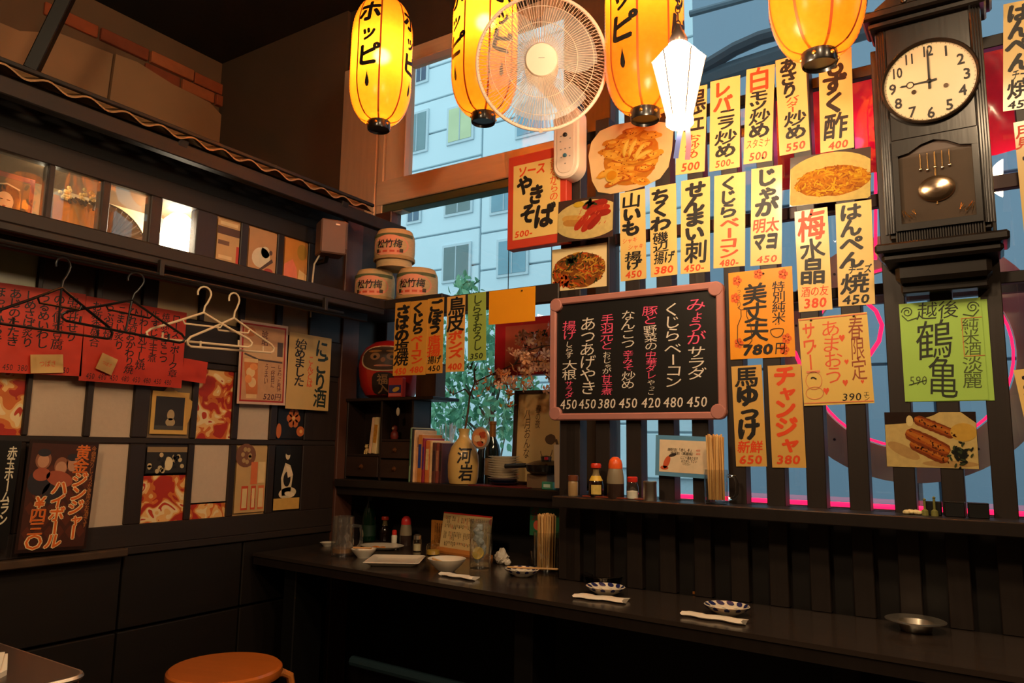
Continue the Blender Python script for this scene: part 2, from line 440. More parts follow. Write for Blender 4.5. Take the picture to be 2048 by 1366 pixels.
# dark boards of the base, one by one, with a worn ledge over them
BB = M((25,18,14), .5, vary=.25, scale=5, bump=.2, stretch=(1,.5,4))
ys = [-.6, .05, .62, 1.08, 1.52, 2.02, 2.74]
for i in range(len(ys)-1):
    for z0, z1 in ((.0,.235),(.243,.485),(.493,.745)):
        MB().bx(XL-.05, XL-.012, ys[i]+.004, ys[i+1]-.004, z0+.002, z1, .003).build('board', BB, lw, smooth=0)
MB().bx(XL-.05, XL+.03, -.6, 1.515, .748, .775, .004).build('ledge', M((72,54,40), .45, vary=.4, scale=22), lw, smooth=0)
MB().bx(XL-.05, XL+.0, 1.515, 2.49, .748, .775, .003).build('ledge', LP, lw, smooth=0)
# return beyond the shoji up to the window
MB().bx(XL-.06, XL+.012, 2.49, 2.60, .0, 2.3, .003).build('corner_post', M((84,50,38), .45, vary=.25, scale=6, stretch=(6,6,.5)), lw, smooth=0)
MB().bx(XL-.05, XL-.01, 2.60, YW-.02, .0, 2.3).build('return_panel', M((42,32,28), .55), lw, smooth=0)
MB().bx(XL-.40, XL-.30, -.6, 2.49, .0, 2.4).build('backing', M((30,24,20), .7), lw, smooth=0)
MB().bx(XL-.30, XL-.04, -.6, 2.49, 1.78, 1.84).build('case_floor', M((60,44,32), .6), lw, smooth=0)
MB().bx(XL-.30, XL-.04, -.6, 2.49, 2.07, 2.12).build('case_roof', M((110,84,60), .6), lw, smooth=0)
MB().bx(XL-.298, XL-.29, -.6, 2.49, 1.84, 2.07).build('case_back', M((196,172,130), .5, vary=.15, scale=3), lw, smooth=0)
# panes: washi, printed paper, pictures
WASHI = M((196,172,146), .8, vary=.06, scale=60, bump=.25)
CASEGL = pane_material('case_glass', (.95,.93,.88), haze=.05, hazec=(.8,.75,.65))
def pane(c, z0, z1, mt, d=.012, name='pane'):
    return MB().bx(XL-d-.004, XL-d, c[0]-.006, c[1]+.006, z0-.006, z1+.006).build(name, mt, lw, smooth=0)
FLOWER = None
def chiyogami(name, seed):
    m = bpy.data.materials.new(name); m.use_nodes = True; nt = m.node_tree; b = nt.nodes['Principled BSDF']; b.inputs['Roughness'].default_value = .6
    tc = nt.nodes.new('ShaderNodeTexCoord'); mp = nt.nodes.new('ShaderNodeMapping'); mp.inputs['Location'].default_value = (seed*1.7, seed*.9, seed*2.3)
    nz = nt.nodes.new('ShaderNodeTexNoise'); nz.inputs['Scale'].default_value = 13; nz.inputs['Detail'].default_value = 1.2; nz.inputs['Distortion'].default_value = 1.2
    cr = nt.nodes.new('ShaderNodeValToRGB'); e = cr.color_ramp; e.interpolation = 'CONSTANT'
    e.elements[0].position = 0; e.elements[0].color = lin((176,40,18))+(1,); e.elements[1].position = .46; e.elements[1].color = lin((206,104,36))+(1,)
    for p, c in ((.52,(232,176,104)),(.60,(236,206,150)),(.68,(190,56,24))):
        x = e.elements.new(p); x.color = lin(c)+(1,)
    nt.links.new(tc.outputs['Object'], mp.inputs[0]); nt.links.new(mp.outputs[0], nz.inputs[0]); nt.links.new(nz.outputs[0], cr.inputs[0]); nt.links.new(cr.outputs[0], b.inputs['Base Color'])
    return m
CHI = [chiyogami('patterned_paper_%d' % i, i) for i in range(4)]
lowz, midz = (.855,1.134), (1.16,1.428)
DKP = M((38,28,24), .5); GP = M((150,140,120), .3, vary=.4, scale=10); OCH = M((164,118,64), .45, vary=.35, scale=12)
for i, c in enumerate(cols_low):
    if i in (4,): pane(c, *lowz, WASHI)
    elif i == 6: pane((c[0],c[1]), lowz[0]+.058, lowz[1], WASHI); pane(c, lowz[0], lowz[0]+.052, CHI[2], name='patterned_paper')
    elif i == 5: pane(c, lowz[0], lowz[0]+.165, CHI[1], name='patterned_paper'); pane(c, lowz[0]+.171, lowz[1], DKP)
    else: pane(c, *lowz, DKP if i != 7 else M((188,150,92), .5, vary=.1))
    if i in (3,4,7): pane(c, *midz, WASHI)
    elif i in (2,6): pane(c, *midz, CHI[i % 4], name='patterned_paper')
    elif i == 5: pane(c, *midz, M((120,98,72), .6, vary=.2))
    elif i == 8: pane(c, *midz, M((26,20,18), .4))
    else: pane(c, *midz, DKP)
    pane(c, 1.618, 1.742, (OCH if i > 6 else M((190,160,112), .4, vary=.3, scale=8) if i > 4 else (M((170,168,128), .3, vary=.3, scale=8) if i < 3 else M((66,44,34), .4, vary=.4))))
for i, c in enumerate(cols_up):
    if i < 6: pane(c, 1.858, 2.052, CASEGL)
    else: pane(c, 1.858, 2.052, [M((176,130,76), .4, vary=.3, scale=9), M((204,146,88), .4, vary=.2), M((214,134,62), .4, vary=.3, scale=6)][i-6])
# ================================================================ AWNING, LEFT SHELF, THINGS ON THE LEFT WALL
aw = thing('corrugated_awning', 'long corrugated awning with a rusty wavy edge over the picture panels', 'awning', (-2.40, 1.0, 2.235))
def wavy(y0, y1, n=260):
    mb = MB(); vs = []; fs = []
    for i in range(n+1):
        y = y0+(y1-y0)*i/n; wv = .011*math.sin(2*math.pi*(y)/.125)
        for (x, z) in ((0.0, 0.0), (-.72, .30)):
            vs.append((x, y-1.0, z+wv)); vs.append((x, y-1.0, z+wv-.006))
    for i in range(n):
        a, b = 4*i, 4*i+4
        fs += [(a, b, b+2, a+2), (a+1, a+3, b+3, b+1), (a, a+1, b+1, b)]
    return mb.add(vs, fs)
wavy(-.6, 2.47).build('corrugated_sheet', M((150,112,72), .5, metal=.25, vary=.5, scale=26), aw)
MB().bx(-.055, -.015, -1.6, 1.72, -.075, -.02, .003).build('eave_batten', M((24,18,16), .6), aw, smooth=0)
MB().bx(-.012, .004, -1.6, 1.47, .012, .026, .002).build('edge_trim', M((20,15,13), .6), aw, smooth=0)
for y in (-.4, .5, 1.3):
    MB().box((-.36, y, .10), (.74, .04, .06), .003, ry(R(22))).build('rafter', M((24,18,16), .6), aw, smooth=0)
# left shelf
sh = thing('wall_shelf', 'long dark shelf under the awning carrying the three straw sake barrels', 'shelf', (-2.45, 1.0, 1.77))
MB().bx(-.15, .15, -1.6, 1.74, -.022, .022, .004).build('shelf_board', LP, sh, smooth=0)
MB().bx(.15, .48, 1.46, 1.74, -.022, .022, .004).build('corner_board', LP, sh, smooth=0)
MB().bx(.13, .152, -1.6, 1.46, -.045, -.022, .003).build('front_lip', LP, sh, smooth=0)
MB().bx(.02, .05, -1.6, 1.46, -.070, -.032, .003).build('lower_beam', LP, sh, smooth=0)
for y in (-.3, .12, .55, .97, 1.36):
    continue
    m = MB(); m.prism([(0,0),(.24,0),(.24,-.03),(.03,-.11),(0,-.11)], -.012, .012)
    m.v = [(p[0]-.15, p[2]+y, p[1]-.022) for p in m.v]
    m.build('bracket', LP, sh, smooth=0)
# strip rail across the bay
tag(MB().bx(-2.02, -1.30, YG-.012, YG+.02, 1.665, 1.732, .003).build('hanging_rail', M((38,29,25), .5, vary=.2, stretch=(.6,5,5)), smooth=0), 'narrow dark rail across the bay from which paper strips hang', 'rail')
# barrels
STRAW = M((204,168,118), .75, vary=.18, scale=40, bump=.3, stretch=(1,1,6)); PINK = M((232,150,118), .7, vary=.12)
def barrel(name, px, py, Y, label):
    c = at(px, py, Y=Y); rr = .079; h = .148
    t = thing(name, label, 'barrel', (c.x, c.y, c.z), math.atan2(-c.x, c.y)*.62, 'sake barrels')
    prof = [(rr*.80,.012),(rr*.86,.0),(rr*.88,.02),(rr*.86,.03),(rr*.97,.038),(rr*1.0,.06),(rr,.105),(rr*.97,.125),(rr*.9,.138),(rr*.84,.148),(rr*.80,.143)]
    MB().lathe(prof, 32).build('body', STRAW, t)
    mb = MB()
    t.scale = (1.2,1.2,1.2)
    for k in range(4): mb.tube([(rr*1.0*math.cos(a), rr*1.0*math.sin(a), .03+.003*k) for a in [2*math.pi*i/28 for i in range(28)]], .0022, 5, closed=True)
    mb.build('lower_rope', M((190,150,98), .8), t)
    mb = MB()
    for k in range(3): mb.tube([((rr*.86-.001*k)*math.cos(a), (rr*.86-.001*k)*math.sin(a), .139+.003*k) for a in [2*math.pi*i/28 for i in range(28)]], .0028, 5, closed=True)
    mb.build('upper_rope', M((206,164,108), .8), t)
    def arc(mb, z0, z1, a0, a1, r, n=18):
        vs = []; fs = []
        for i in range(n+1):
            a = -math.pi/2+a0+(a1-a0)*i/n
            vs += [(r*math.cos(a), r*math.sin(a), z0), (r*math.cos(a), r*math.sin(a), z1)]
        for i in range(n): fs.append((2*i,2*i+2,2*i+3,2*i+1))
        return mb.add(vs, fs)
    # printed oval label wrapped on the straw
    mb = MB(); vs = []; fs = []; n = 28; R_ = rr*1.012
    vs.append((0, -R_, .078))
    for i in range(n):
        q = 2*math.pi*i/n; a = -math.pi/2+1.0*math.cos(q); z = .078+.041*math.sin(q); vs.append((R_*math.cos(a), R_*math.sin(a), z))
    inner = [(-math.pi/2+.5*math.cos(2*math.pi*i/n), .078+.021*math.sin(2*math.pi*i/n)) for i in range(n)]
    vs += [(R_*math.cos(a), R_*math.sin(a), z) for a, z in inner]
    for i in range(n):
        j = (i+1) % n; fs += [(1+i,1+j,1+n+j,1+n+i), (0,1+n+i,1+n+j)]
    mb.add(vs, fs).build('paper_label', PINK, t)
    mb = MB(); arc(mb, .114, .126, -1.3, 1.3, rr*1.004); mb.build('green_band', M((92,96,62), .7, vary=.4, scale=30), t)
    mb = MB()
    for i, ch in enumerate('松竹梅'):
        g = MB(); put(g, ch, -.034+.034*i, .084, .034, .036, random.uniform(-.1,.1), .03, .1)
        for x, y, z in g.v: pass
        a_ = [(-math.pi/2+x/(rr*1.0), y) for x, y, z in g.v]
        mb.add([(rr*1.03*math.cos(a), rr*1.03*math.sin(a), z) for a, z in a_], g.f)
    mb.build('lettering', INK, t, smooth=0)
    mb = MB()
    for a0 in (-.55,-.2,.15,.5): arc(mb, .050, .058, a0-.12, a0+.12, rr*1.02, 5)
    mb.build('red_print', M((208,82,52), .6), t)
    mb = MB()
    for a0 in (-.62,.6): arc(mb, .05, .064, a0-.09, a0+.09, rr*1.024, 4)
    mb.build('dark_print', M((70,50,34), .6), t)
b1 = at(748, 590, Y=2.56); b2 = at(829, 590, Y=2.56)
barrel('sake_barrel', 748, 618, 2.56, 'straw wrapped sake barrel lower left of the three on the shelf')
barrel('sake_barrel', 833, 618, 2.56, 'straw wrapped sake barrel lower right of the three, behind the strips')
barrel('sake_barrel', 788, 539, 2.56, 'straw wrapped sake barrel stacked on top of the other two')
# speaker
sp_ = thing('wall_speaker', 'small brown box speaker on a bracket at the corner post', 'speaker', tuple(at(662, 478, X=-2.47)))
MB().box((0,0,0), (.10,.115,.155), .006, rz(R(-28))).build('cabinet', M((108,76,62), .5, vary=.1), sp_)
MB().box((.045,-.008,.01), (.012,.098,.128), .004, rz(R(-28))).build('grille', M((96,70,60), .7, vary=.2, scale=200), sp_)
MB().box((.053,-.012,.055), (.004,.02,.008), .001, rz(R(-28))).build('badge', M((230,210,190), .25, metal=.6), sp_)
MB().tube([(-.02,.0,-.07),(-.05,.02,-.09),(-.115,.03,-.09)], .012, 8).build('bracket', BLACK, sp_)
MB().tube([(-.03,-.03,-.07),(-.05,-.045,-.12),(-.055,-.05,-.26),(-.05,-.05,-.36)], .004, 6).build('cable', M((200,180,150), .5), sp_)
# ---- display case contents behind the upper panes
def upright(name, label, cat, y, w_, h_, x, draw, base=M((150,110,60), .4, vary=.2)):
    t = thing(name, label, cat, (x, y, 1.842+h_/2), math.pi/2)
    MB().box((0,0,0), (w_, .012, h_), .002).build('panel', base, t, smooth=0)
    draw(t, w_, h_)
    return t
def vprint(t, name, mats, fn, y=-.0075):
    mb = MB(); fn(mb); mb.v = [(a, y-c, b) for a, b, c in mb.v]; return mb.build(name, mats, t, smooth=0)
def geisha(t, w_, h_):
    MB().box((0,-.004,0), (w_+.02,.01,h_+.02), .003).build('frame', M((150,66,46), .4), t, smooth=0)
    MB().box((0,-.0075,-.003), (w_-.012,.008,h_-.012), .001).build('mount', M((120,84,40), .6), t, smooth=0)
    def f(mb):
        mb.mat(0).ell(-.012,-.01,.030,.036,.001); mb.mat(1).ell(-.012,.024,.042,.026,.0015); mb.mat(1).ell(-.045,.0,.013,.03,.0016); mb.mat(1).ell(.02,.0,.012,.03,.0016)
        mb.mat(0).ell(-.012,-.008,.027,.032,.002); mb.mat(2).ell(-.014,-.052,.05,.022,.0012)
        mb.mat(1).ell(-.022,-.002,.006,.002,.003); mb.mat(1).ell(-.001,-.002,.006,.002,.003); mb.mat(3).ell(-.012,-.024,.005,.003,.003)
        mb.mat(0).stroke([(-.05,.04),(-.01,.052),(.03,.04)], .005, .003)
    vprint(t, 'portrait', [M((232,206,170), .5), M((10,8,7), .8, spec=.1), M((150,90,40), .6), M((150,50,40), .5)], f, -.013)
upright('framed_portrait', 'framed portrait of a kimono-clad woman in the lit glass case', 'picture', 1.072, .135, .165, -2.70, geisha)
def flowers(t, w_, h_):
    mb = MB()
    for k in range(26):
        a = random.uniform(0, 6.28); c = random.choice([(-.038,.088),(.03,.098)]); r_ = random.uniform(.005,.026)
        mb.ball((c[0]+r_*math.cos(a), -.014, c[1]+r_*math.sin(a)), .008, 6, 4)
    mb.build('blossom_ornament', M((236,200,130), .5), t)
    mb = MB()
    for k in range(9): mb.tube([(-.035+.012*k, -.014, .078+random.uniform(-.006,.006)), (-.03+.012*k+random.uniform(-.02,.02), -.022, .060+random.uniform(-.014,.012))], .005, 5)
    mb.build('dark_bow', M((60,34,20), .5), t)
upright('gilt_screen', 'gilt ornament with pale blossoms and a dark bow in the lit case', 'ornament', 1.295, .155, .15, -2.715, flowers, M((206,148,62), .28, metal=.5, vary=.25))
fan_ = thing('folding_fan', 'dark-edged gold folding fan opened behind the pane beside the case lamp', 'fan', (-2.72, 1.405, 1.845))
mb = MB(); vs = []; fs = []; n = 22
for i in range(n+1):
    a = R(8)+R(90)*i/n; off = .004 if i % 2 else -.004
    vs += [(off, .03*math.cos(a), .03*math.sin(a)), (off, .17*math.cos(a), .165*math.sin(a))]
for i in range(n): fs.append((2*i,2*i+2,2*i+3,2*i+1))
mb.add(vs, fs).build('leaf', M((128,88,46), .5, vary=.3, scale=20), fan_, smooth=0)
MB().tube([(0, .172*math.cos(R(8)+R(90)*i/n), .167*math.sin(R(8)+R(90)*i/n)) for i in range(n+1)], .0035, 6).build('rim', M((70,46,30), .5), fan_)
cl = thing('case_lamp', 'small glowing lamp standing inside the glass case', 'lamp', (-2.74, 1.71, 1.84))
MB().lathe([(.04,0),(.04,.012),(.012,.02),(.010,.04)], 16).build('base', M((90,70,50), .4), cl)
MB().lathe([(.035,.04),(.06,.07),(.066,.12),(.055,.19),(.03,.215)], 18).build('shade', M((255,240,215), .5, emit=40.), cl)
lamp('case_light', (-2.655, 1.17, 2.05), .6, (1.0,.90,.66), .03)
# prints on the three right upper panes
def xsheet(name, label, cat, y0, y1, z0, z1, x, color, extra=None, group=None, thick=.0012, texts=()):
    O = Vector((x, (y0+y1)/2, (z0+z1)/2)); wv, hv = y1-y0, z1-z0
    o = MB().box((0,0,0), (wv,hv,thick)).build(name, color, smooth=0, mw=frame(O, (0,1,0), (1,0,0))); tag(o, label, cat, group)
    if extra: extra(o, wv, hv, thick/2+.0004)
    for tx in texts:
        g = MB()
        if tx[0] == 'v': vtext(g, tx[1], (tx[2]-.5)*wv, (.5-tx[3])*hv, (.5-tx[4])*hv, tx[5]*wv, tx[6], z=thick/2+.0008)
        else: htext(g, tx[1], (tx[2]-.5)*wv, (tx[3]-.5)*wv, (.5-tx[4])*hv, tx[5]*hv, tx[6], z=thick/2+.0008)
        g.build('lettering', tx[-1], o, smooth=0)
    return o
def patches(spec):
    """spec: list of (colour rgb, [shape calls]) drawn back to front"""
    def f(o, wv, hv, z):
        mb = MB(); mats = []
        for i, (rgb, shapes) in enumerate(spec):
            mats.append(M(rgb, .5, vary=.15, scale=30)); mb.mat(i)
            for s in shapes:
                zz = z+.00012*(i+1)
                if s[0] == 'e': mb.ell(s[1]*wv, s[2]*hv, s[3]*wv, s[4]*hv, zz, 18, s[5] if len(s) > 5 else 0)
                elif s[0] == 'p': mb.poly([(x*wv, y*hv) for x, y in s[1]], zz)
                elif s[0] == 'r': mb.poly([(s[1]*wv,s[2]*hv),(s[3]*wv,s[2]*hv),(s[3]*wv,s[4]*hv),(s[1]*wv,s[4]*hv)], zz)
                elif s[0] == 's': mb.stroke([(x*wv, y*hv) for x, y in s[1]], s[2]*wv, zz)
        mb.build('print', mats, o, smooth=0)
    return f
Xp = XL-.004
xsheet('printed_notice', 'faded printed notice with a dark banner in the sixth upper pane', 'print', 1.795,1.90,1.865,2.045, Xp, M((206,160,104), .5), patches([((92,62,46),[('r',-.5,.16,.5,.34)]),((120,84,60),[('r',-.45,-.08,.05,0.02)]),((196,60,44),[('r',.38,-.5,.5,-.05)]),((232,196,140),[('r',-.4,.38,.4,.46),('r',-.4,-.4,.2,-.32)])]))
xsheet('crane_print', 'picture of a white bird with dark wing feathers in an upper pane', 'print', 1.948,2.09,1.865,2.045, Xp, M((196,142,92), .5), patches([((226,206,170),[('e',-.05,-.15,.34,.24,.6),('e',.1,.0,.16,.14)]),((90,64,50),[('p',[(-.2,-.5),(.35,-.12),(.4,-.2),(-.1,-.5)]),('e',.3,.02,.06,.06)]),((168,60,44),[('e',.25,-.44,.16,.07)])]))
xsheet('orange_print', 'glowing orange and pink print in the last upper pane', 'print', 2.136,2.265,1.865,2.045, Xp, M((214,136,58), .5), patches([((238,128,92),[('p',[(-.5,-.5),(.1,-.5),(.05,-.2),(-.15,.02),(-.5,-.15)])]),((186,132,48),[('e',.25,.25,.22,.2)]),((240,190,120),[('p',[(.1,-.5),(.5,-.5),(.5,-.3),(.15,-.2)])])]))
# prints in the lower panes
YEL = M((214,166,82), .55, vary=.12)
xsheet('sepia_photograph', 'small dark photograph of figures in a torn ochre paper mount', 'photograph', 1.575,1.725,1.172,1.33, Xp, YEL, patches([((206,158,78),[('p',[(-.3,.42),(-.1,.62),(.42,.40),(.6,.3),(.56,-.1),(.44,-.36),(.4,.3)])]),((44,38,34),[('r',-.40,-.40,.38,.38)]),((176,150,106),[('e',.02,-.05,.10,.13),('e',.02,-.22,.13,.10)]),((70,64,56),[('r',-.4,-.40,.38,-.3)])]))
xsheet('festival_photograph', 'black and white crowd photograph above red patterned paper', 'photograph', 1.572,1.732,1.03,1.125, Xp, M((40,34,28), .5), patches([((150,120,80),[('r',-.5,.3,.5,.5)]),((196,170,124),[('e',random.uniform(-.42,.42),random.uniform(-.45,.2),.05,.09,random.uniform(0,3)) for _ in range(17)]),((20,16,14),[('e',random.uniform(-.42,.42),random.uniform(-.45,.2),.05,.06,random.uniform(0,3)) for _ in range(10)]),((226,200,150),[('e',.05,-.15,.10,.26)])]))
xsheet('menu_card_collage', 'collage of small red and cream price cards with a patterned disc', 'card', 1.958,2.105,.862,1.13, Xp, M((196,156,98), .55), patches([((120,74,50),[('e',-.22,.36,.34,.18)]),((176,140,90),[('e',-.1+.12*math.cos(q)-.1,.36+.1*math.sin(q),.06,.035) for q in range(7)]),((206,74,40),[('r',-.3,-.46,-.08,-.1),('r',0.02,-.46,.18,-.1)]),((216,110,60),[('r',.26,-.46,.46,-.1),('r',-.02,-.08,.2,.26)]),((224,190,130),[('r',-.27,-.43,-.11,-.14),('r',.05,-.43,.15,-.14),('r',.22,-.06,.46,.26),('r',.28,-.43,.44,-.14)])]),
       texts=(('v','酒肴',.31,.66,.9,.14,.02,INK),('v','名物',.6,.66,.9,.12,.02,INK),('v','お品書',.85,.27,.52,.14,.02,INK),('v','新酒',.6,.27,.52,.13,.02,INK),('v','冷酒',.86,.66,.9,.14,.02,INK)))
xsheet('kimono_photograph', 'picture of a seated woman in a white kimono on black', 'photograph', 2.152,2.292,.862,1.13, Xp, M((20,17,15), .45), patches([((214,190,150),[('p',[(-.2,-.28),(-.26,.0),(-.12,.24),(.08,.2),(.2,.05),(.12,-.28)]),('e',.02,-.24,.34,.09,.1),('e',-.04,.36,.09,.07)]),((28,22,20),[('e',-.02,.42,.12,.06),('e',-.03,-.02,.14,.12)]),((206,158,78),[('r',-.5,-.5,.5,-.32)]),((232,206,166),[('p',[(-.1,.2),(.1,.16),(.2,.04),(.0,.0)]),('e',.1,-.26,.2,.04,-.2)])]))
xsheet('flower_print', 'dark print with an orange blossom in the last middle pane', 'print', 2.152,2.292,1.165,1.325, Xp, M((22,18,17), .45), patches([((196,100,44),[('e',.1+.16*math.cos(q*1.05),.05+.16*math.sin(q*1.05),.11,.11) for q in range(6)]+[('e',.4,-.3,.16,.14),('e',-.45,-.3,.1,.2)]),((226,170,92),[('e',.1,.05,.06,.06),('e',.42,-.3,.06,.05)])]))
# posters
RP = M((206,54,28), .5, vary=.08, scale=4)
def redposter(nm, lab, TL, TR, BR, BL, cols, price):
    n = len(cols); tx = []
    for i, c in enumerate(cols): tx.append(('v', c, .05+.90*(i+.5)/n, .05, .05+.82*min(1, len(c)/7.6), .74/n, .018, INK))
    for i in range(n): tx.append(('h', price[i % len(price)], .06+.86*i/n, .06+.86*(i+.72)/n, .935, .075, .0, INK))
    return sheet(nm, lab, 'poster', TL, TR, BR, BL, -2.565, tx, RP, axis='X', group='red menu posters')
redposter('menu_poster', 'red handwritten menu poster farthest left, behind the black hangers', (-70,553),(166,590),(168,751),(-66,744), ['とりのから揚','ほっけひらき','あじのたたき','しめさば炙り','うるめいわし','のり佃煮豆腐','串焼せせり'], ['450','380'])
redposter('menu_poster', 'red handwritten menu poster right of the first, partly behind the hangers', (166,591),(371,625),(365,777),(164,761), ['お新香盛合','つぶ貝焼','こまい炙り','ひれ酒おかわり焼','いわし丸干し焼','牛すじ土手煮','焼豚ねぎこつ','ローストポーク章'], ['450','480'])
sheet('red_slip', 'small red slip peeking out beside the right red menu poster', 'paper', (366,716),(414,724),(412,768),(364,760), -2.57, (), RP, axis='X')
sheet('price_card', 'cream price card clipped under the left red poster', 'card', (58,709),(124,709),(128,745),(64,747), -2.555, (('h','つばさ',.25,.78,.5,.3,.0,RED),), M((214,170,102), .4), axis='X', thick=.003)
sheet('price_card', 'tilted cream price card on the right red poster', 'card', (202,703),(230,718),(228,752),(194,739), -2.555, (('h','つばさ',.2,.8,.5,.2,.0,RED),), M((200,154,92), .4), axis='X', thick=.003)
PB = M((196,46,40), .45)
def cocktail(o, wv, hv, z):
    patches([((176,40,34),[('r',-.46,-.47,.46,.47)]),((206,150,104),[('r',-.43,-.45,.43,.45)]),((196,110,60),[('e',-.3,.37,.11,.06)]),((220,170,120),[('r',-.42,.05,.42,.22)]),((90,70,60),[('s',[(-.4,.1),(-.1,.04),(.4,.03)],.03),('r',.28,.1,.40,.28)]),
     ((214,120,60),[('p',[(-.40,.0),(-.12,.0),(-.10,-.38),(-.33,-.38)])]),((236,190,130),[('r',-.40,.0,-.12,.045),('r',-.33,-.43,-.12,-.38),('e',-.26,-.12,.09,.06),('e',-.22,-.24,.08,.06)]),((240,150,80),[('e',-.3,-.2,.07,.05),('e',-.2,-.05,.08,.04)])])(o, wv, hv, z)
    g = MB(); htext(g, '520円', .02*wv, .40*wv, -.40*hv, .075*hv, .02, z=z+.0014); vtext(g, '琥珀', .0*wv, .40*hv, .22*hv, .14*wv, .02, z=z+.0014)
    for i, s in enumerate(('しゅわっと爽快','一杯目に','うまい')): vtext(g, s, (.34-.14*i)*wv, .0*hv, (-.33+.04*i)*hv, .09*wv, .0, z=z+.0014)
    g.build('lettering', M((96,52,50), .5), o, smooth=0)
sheet('drink_poster', 'red bordered drink poster with a highball glass priced 520', 'poster', (483,640),(576,652),(570,812),(472,806), -2.575, (), M((214,176,150), .45), axis='X', extra=cocktail)
GRN = M((30,44,36), .5)
sheet('sake_notice', 'cream notice with bold green-black brush writing beside the 520 poster', 'poster', (579,664),(664,677),(655,823),(571,816), -2.573,
      (('v','にごり酒',.77,.05,.95,.30,.035,GRN),('v','始めました',.27,.08,.70,.26,.025,INK),('v','こんどは',.52,.28,.70,.14,.015,RED)), M((206,164,96), .5, vary=.08), axis='X')
def ginger(o, wv, hv, z):
    sp = [((70,32,20),[('r',-.46,-.47,.46,.47)])]
    dia = []
    for i in range(-3,4):
        for j in range(-4,3): dia.append(('p',[(i*.15+(.075 if j%2 else 0),j*.11+.06),(i*.15+.07+(.075 if j%2 else 0),j*.11),(i*.15+(.075 if j%2 else 0),j*.11-.06),(i*.15-.07+(.075 if j%2 else 0),j*.11)]))
    dia = [d for d in dia if all(abs(x) < .46 and abs(y) < .47 for x, y in d[1])]
    sp.append(((92,40,22), dia))
    sp.append(((150,92,64),[('e',-.28,.32,.11,.085),('e',-.02,.27,.10,.08),('e',.14,.30,.09,.08)]))
    sp.append(((196,140,104),[('e',-.28,.31,.08,.06),('e',-.02,.25,.08,.06),('e',.14,.28,.07,.06)]))
    sp.append(((46,40,44),[('e',-.30,.12,.16,.12),('e',-.1,.02,.14,.10),('e',-.28,.385,.09,.035),('e',.13,.35,.08,.035)]))
    sp.append(((170,84,56),[('e',-.02,.15,.2,.07,-.3),('e',-.28,.19,.12,.06)]))
    patches(sp)(o, wv, hv, z)
    for off, bold, mt in ((0., .085, M((248,214,160), .5)), (.0006, .03, M((224,104,30), .5))):
        g = MB(); rn = random.Random(3)
        vtext(g, '黄金ジンジャー', .27*wv, .46*hv, -.40*hv, .22*wv, bold, .0, z=z+.0016+off, rnd=rn); vtext(g, 'ハイボール', .0*wv, .13*hv, -.47*hv, .22*wv, bold, .0, z=z+.0016+off, rnd=rn); vtext(g, '¥四三〇', -.26*wv, .0*hv, -.47*hv, .22*wv, bold, .0, z=z+.0016+off, rnd=rn)
        g.build('lettering', mt, o, smooth=0)
    g = MB(); vtext(g, '今朝搾りしょうが使用のお酒です', .43*wv, .46*hv, -.3*hv, .07*wv, .0, 0, z=z+.0016); g.build('lettering', M((196,120,60), .5), o, smooth=0)
sheet('drink_poster', 'brown chequered poster with cheering drinkers and orange lettering', 'poster', (52,880),(192,883),(178,1099),(36,1105), -2.572, (), M((40,20,14), .4), axis='X', extra=ginger)
sheet('drink_poster', 'black poster with pale vertical lettering at the far left', 'poster', (-90,878),(33,880),(24,1100),(-100,1104), -2.572, (('v','赤玉ホームラン',.86,.06,.78,.16,.03,M((224,212,180), .5)),), M((16,13,12), .4), axis='X')
m_ = MB()
for y in (-.3, .6, 1.38, 2.1): MB().bx(.148, .168, y-1.0-.008, y-1.0+.008, -.085, -.03, .002).build('rod_hook', LP, sh, smooth=0)
# hanger rail and four hangers
tag(MB().tube([(-2.29, -.5, 1.69),(-2.29, 2.2, 1.69)], .007, 8).build('hanger_rod', BLACK), 'thin black rod under the shelf on which the hangers hang', 'rod')
for y in (-.2, .9, 1.9): pass
def hanger(name, label, y, zt, wd, ht, mt, hk, tilt, rot, group):
    t = thing(name, label, 'hanger', (-2.29, y, zt), 0, group); t.rotation_euler = (tilt, 0, rot)
    r_ = .0042
    hook = [(0, .024*math.cos(a), -.018+.024*math.sin(a)) for a in [R(200-25*i) for i in range(10)]]
    hook += [(0,.012,-.05),(0,.004,-.062),(0,.0,-.085)]
    MB().tube(hook, r_*.8, 7).build('hook', mt, t)
    zt_, zb, h2 = -.085, -.085-ht, wd/2
    fr = [(0,0,zt_),(0,h2*.5,zt_-ht*.40),(0,h2*.93,zt_-ht*.72),(0,h2,zt_-ht*.84),(0,h2*.98,zb+.006),(0,h2*.92,zb),(0,0,zb),(0,-h2*.92,zb),(0,-h2*.98,zb+.006),(0,-h2,zt_-ht*.84),(0,-h2*.93,zt_-ht*.72),(0,-h2*.5,zt_-ht*.40)]
    MB().tube(fr, r_, 7, closed=True).build('frame', mt, t)
    m = MB().tube([(0,h2*.38,zt_-ht*.31),(0,h2*.34,zt_-ht*.43),(0,-h2*.34,zt_-ht*.43),(0,-h2*.38,zt_-ht*.31)], r_*.8, 6); m.build('inner_bar', mt, t)
    for s in (-1,1): MB().tube([(0,s*h2*.72,zb),(0,s*h2*.72,zb+.022)], r_*.8, 6).build('peg', mt, t)
    if hk: MB().tube([(0,0,zt_),(0,0,zb)], r_*.8, 6).build('stem', mt, t)
WH = M((226,200,160), .45, vary=.05); BK = M((18,15,14), .35, vary=.1)
hanger('clothes_hanger', 'white plastic hanger, the nearer left one of the white pair', 1.545, 1.674, .375, .105, WH, False, .02, R(-8), 'white hangers')
hanger('clothes_hanger', 'white plastic hanger overlapping the 520 drink poster', 1.665, 1.674, .395, .115, WH, False, .06, R(6), 'white hangers')
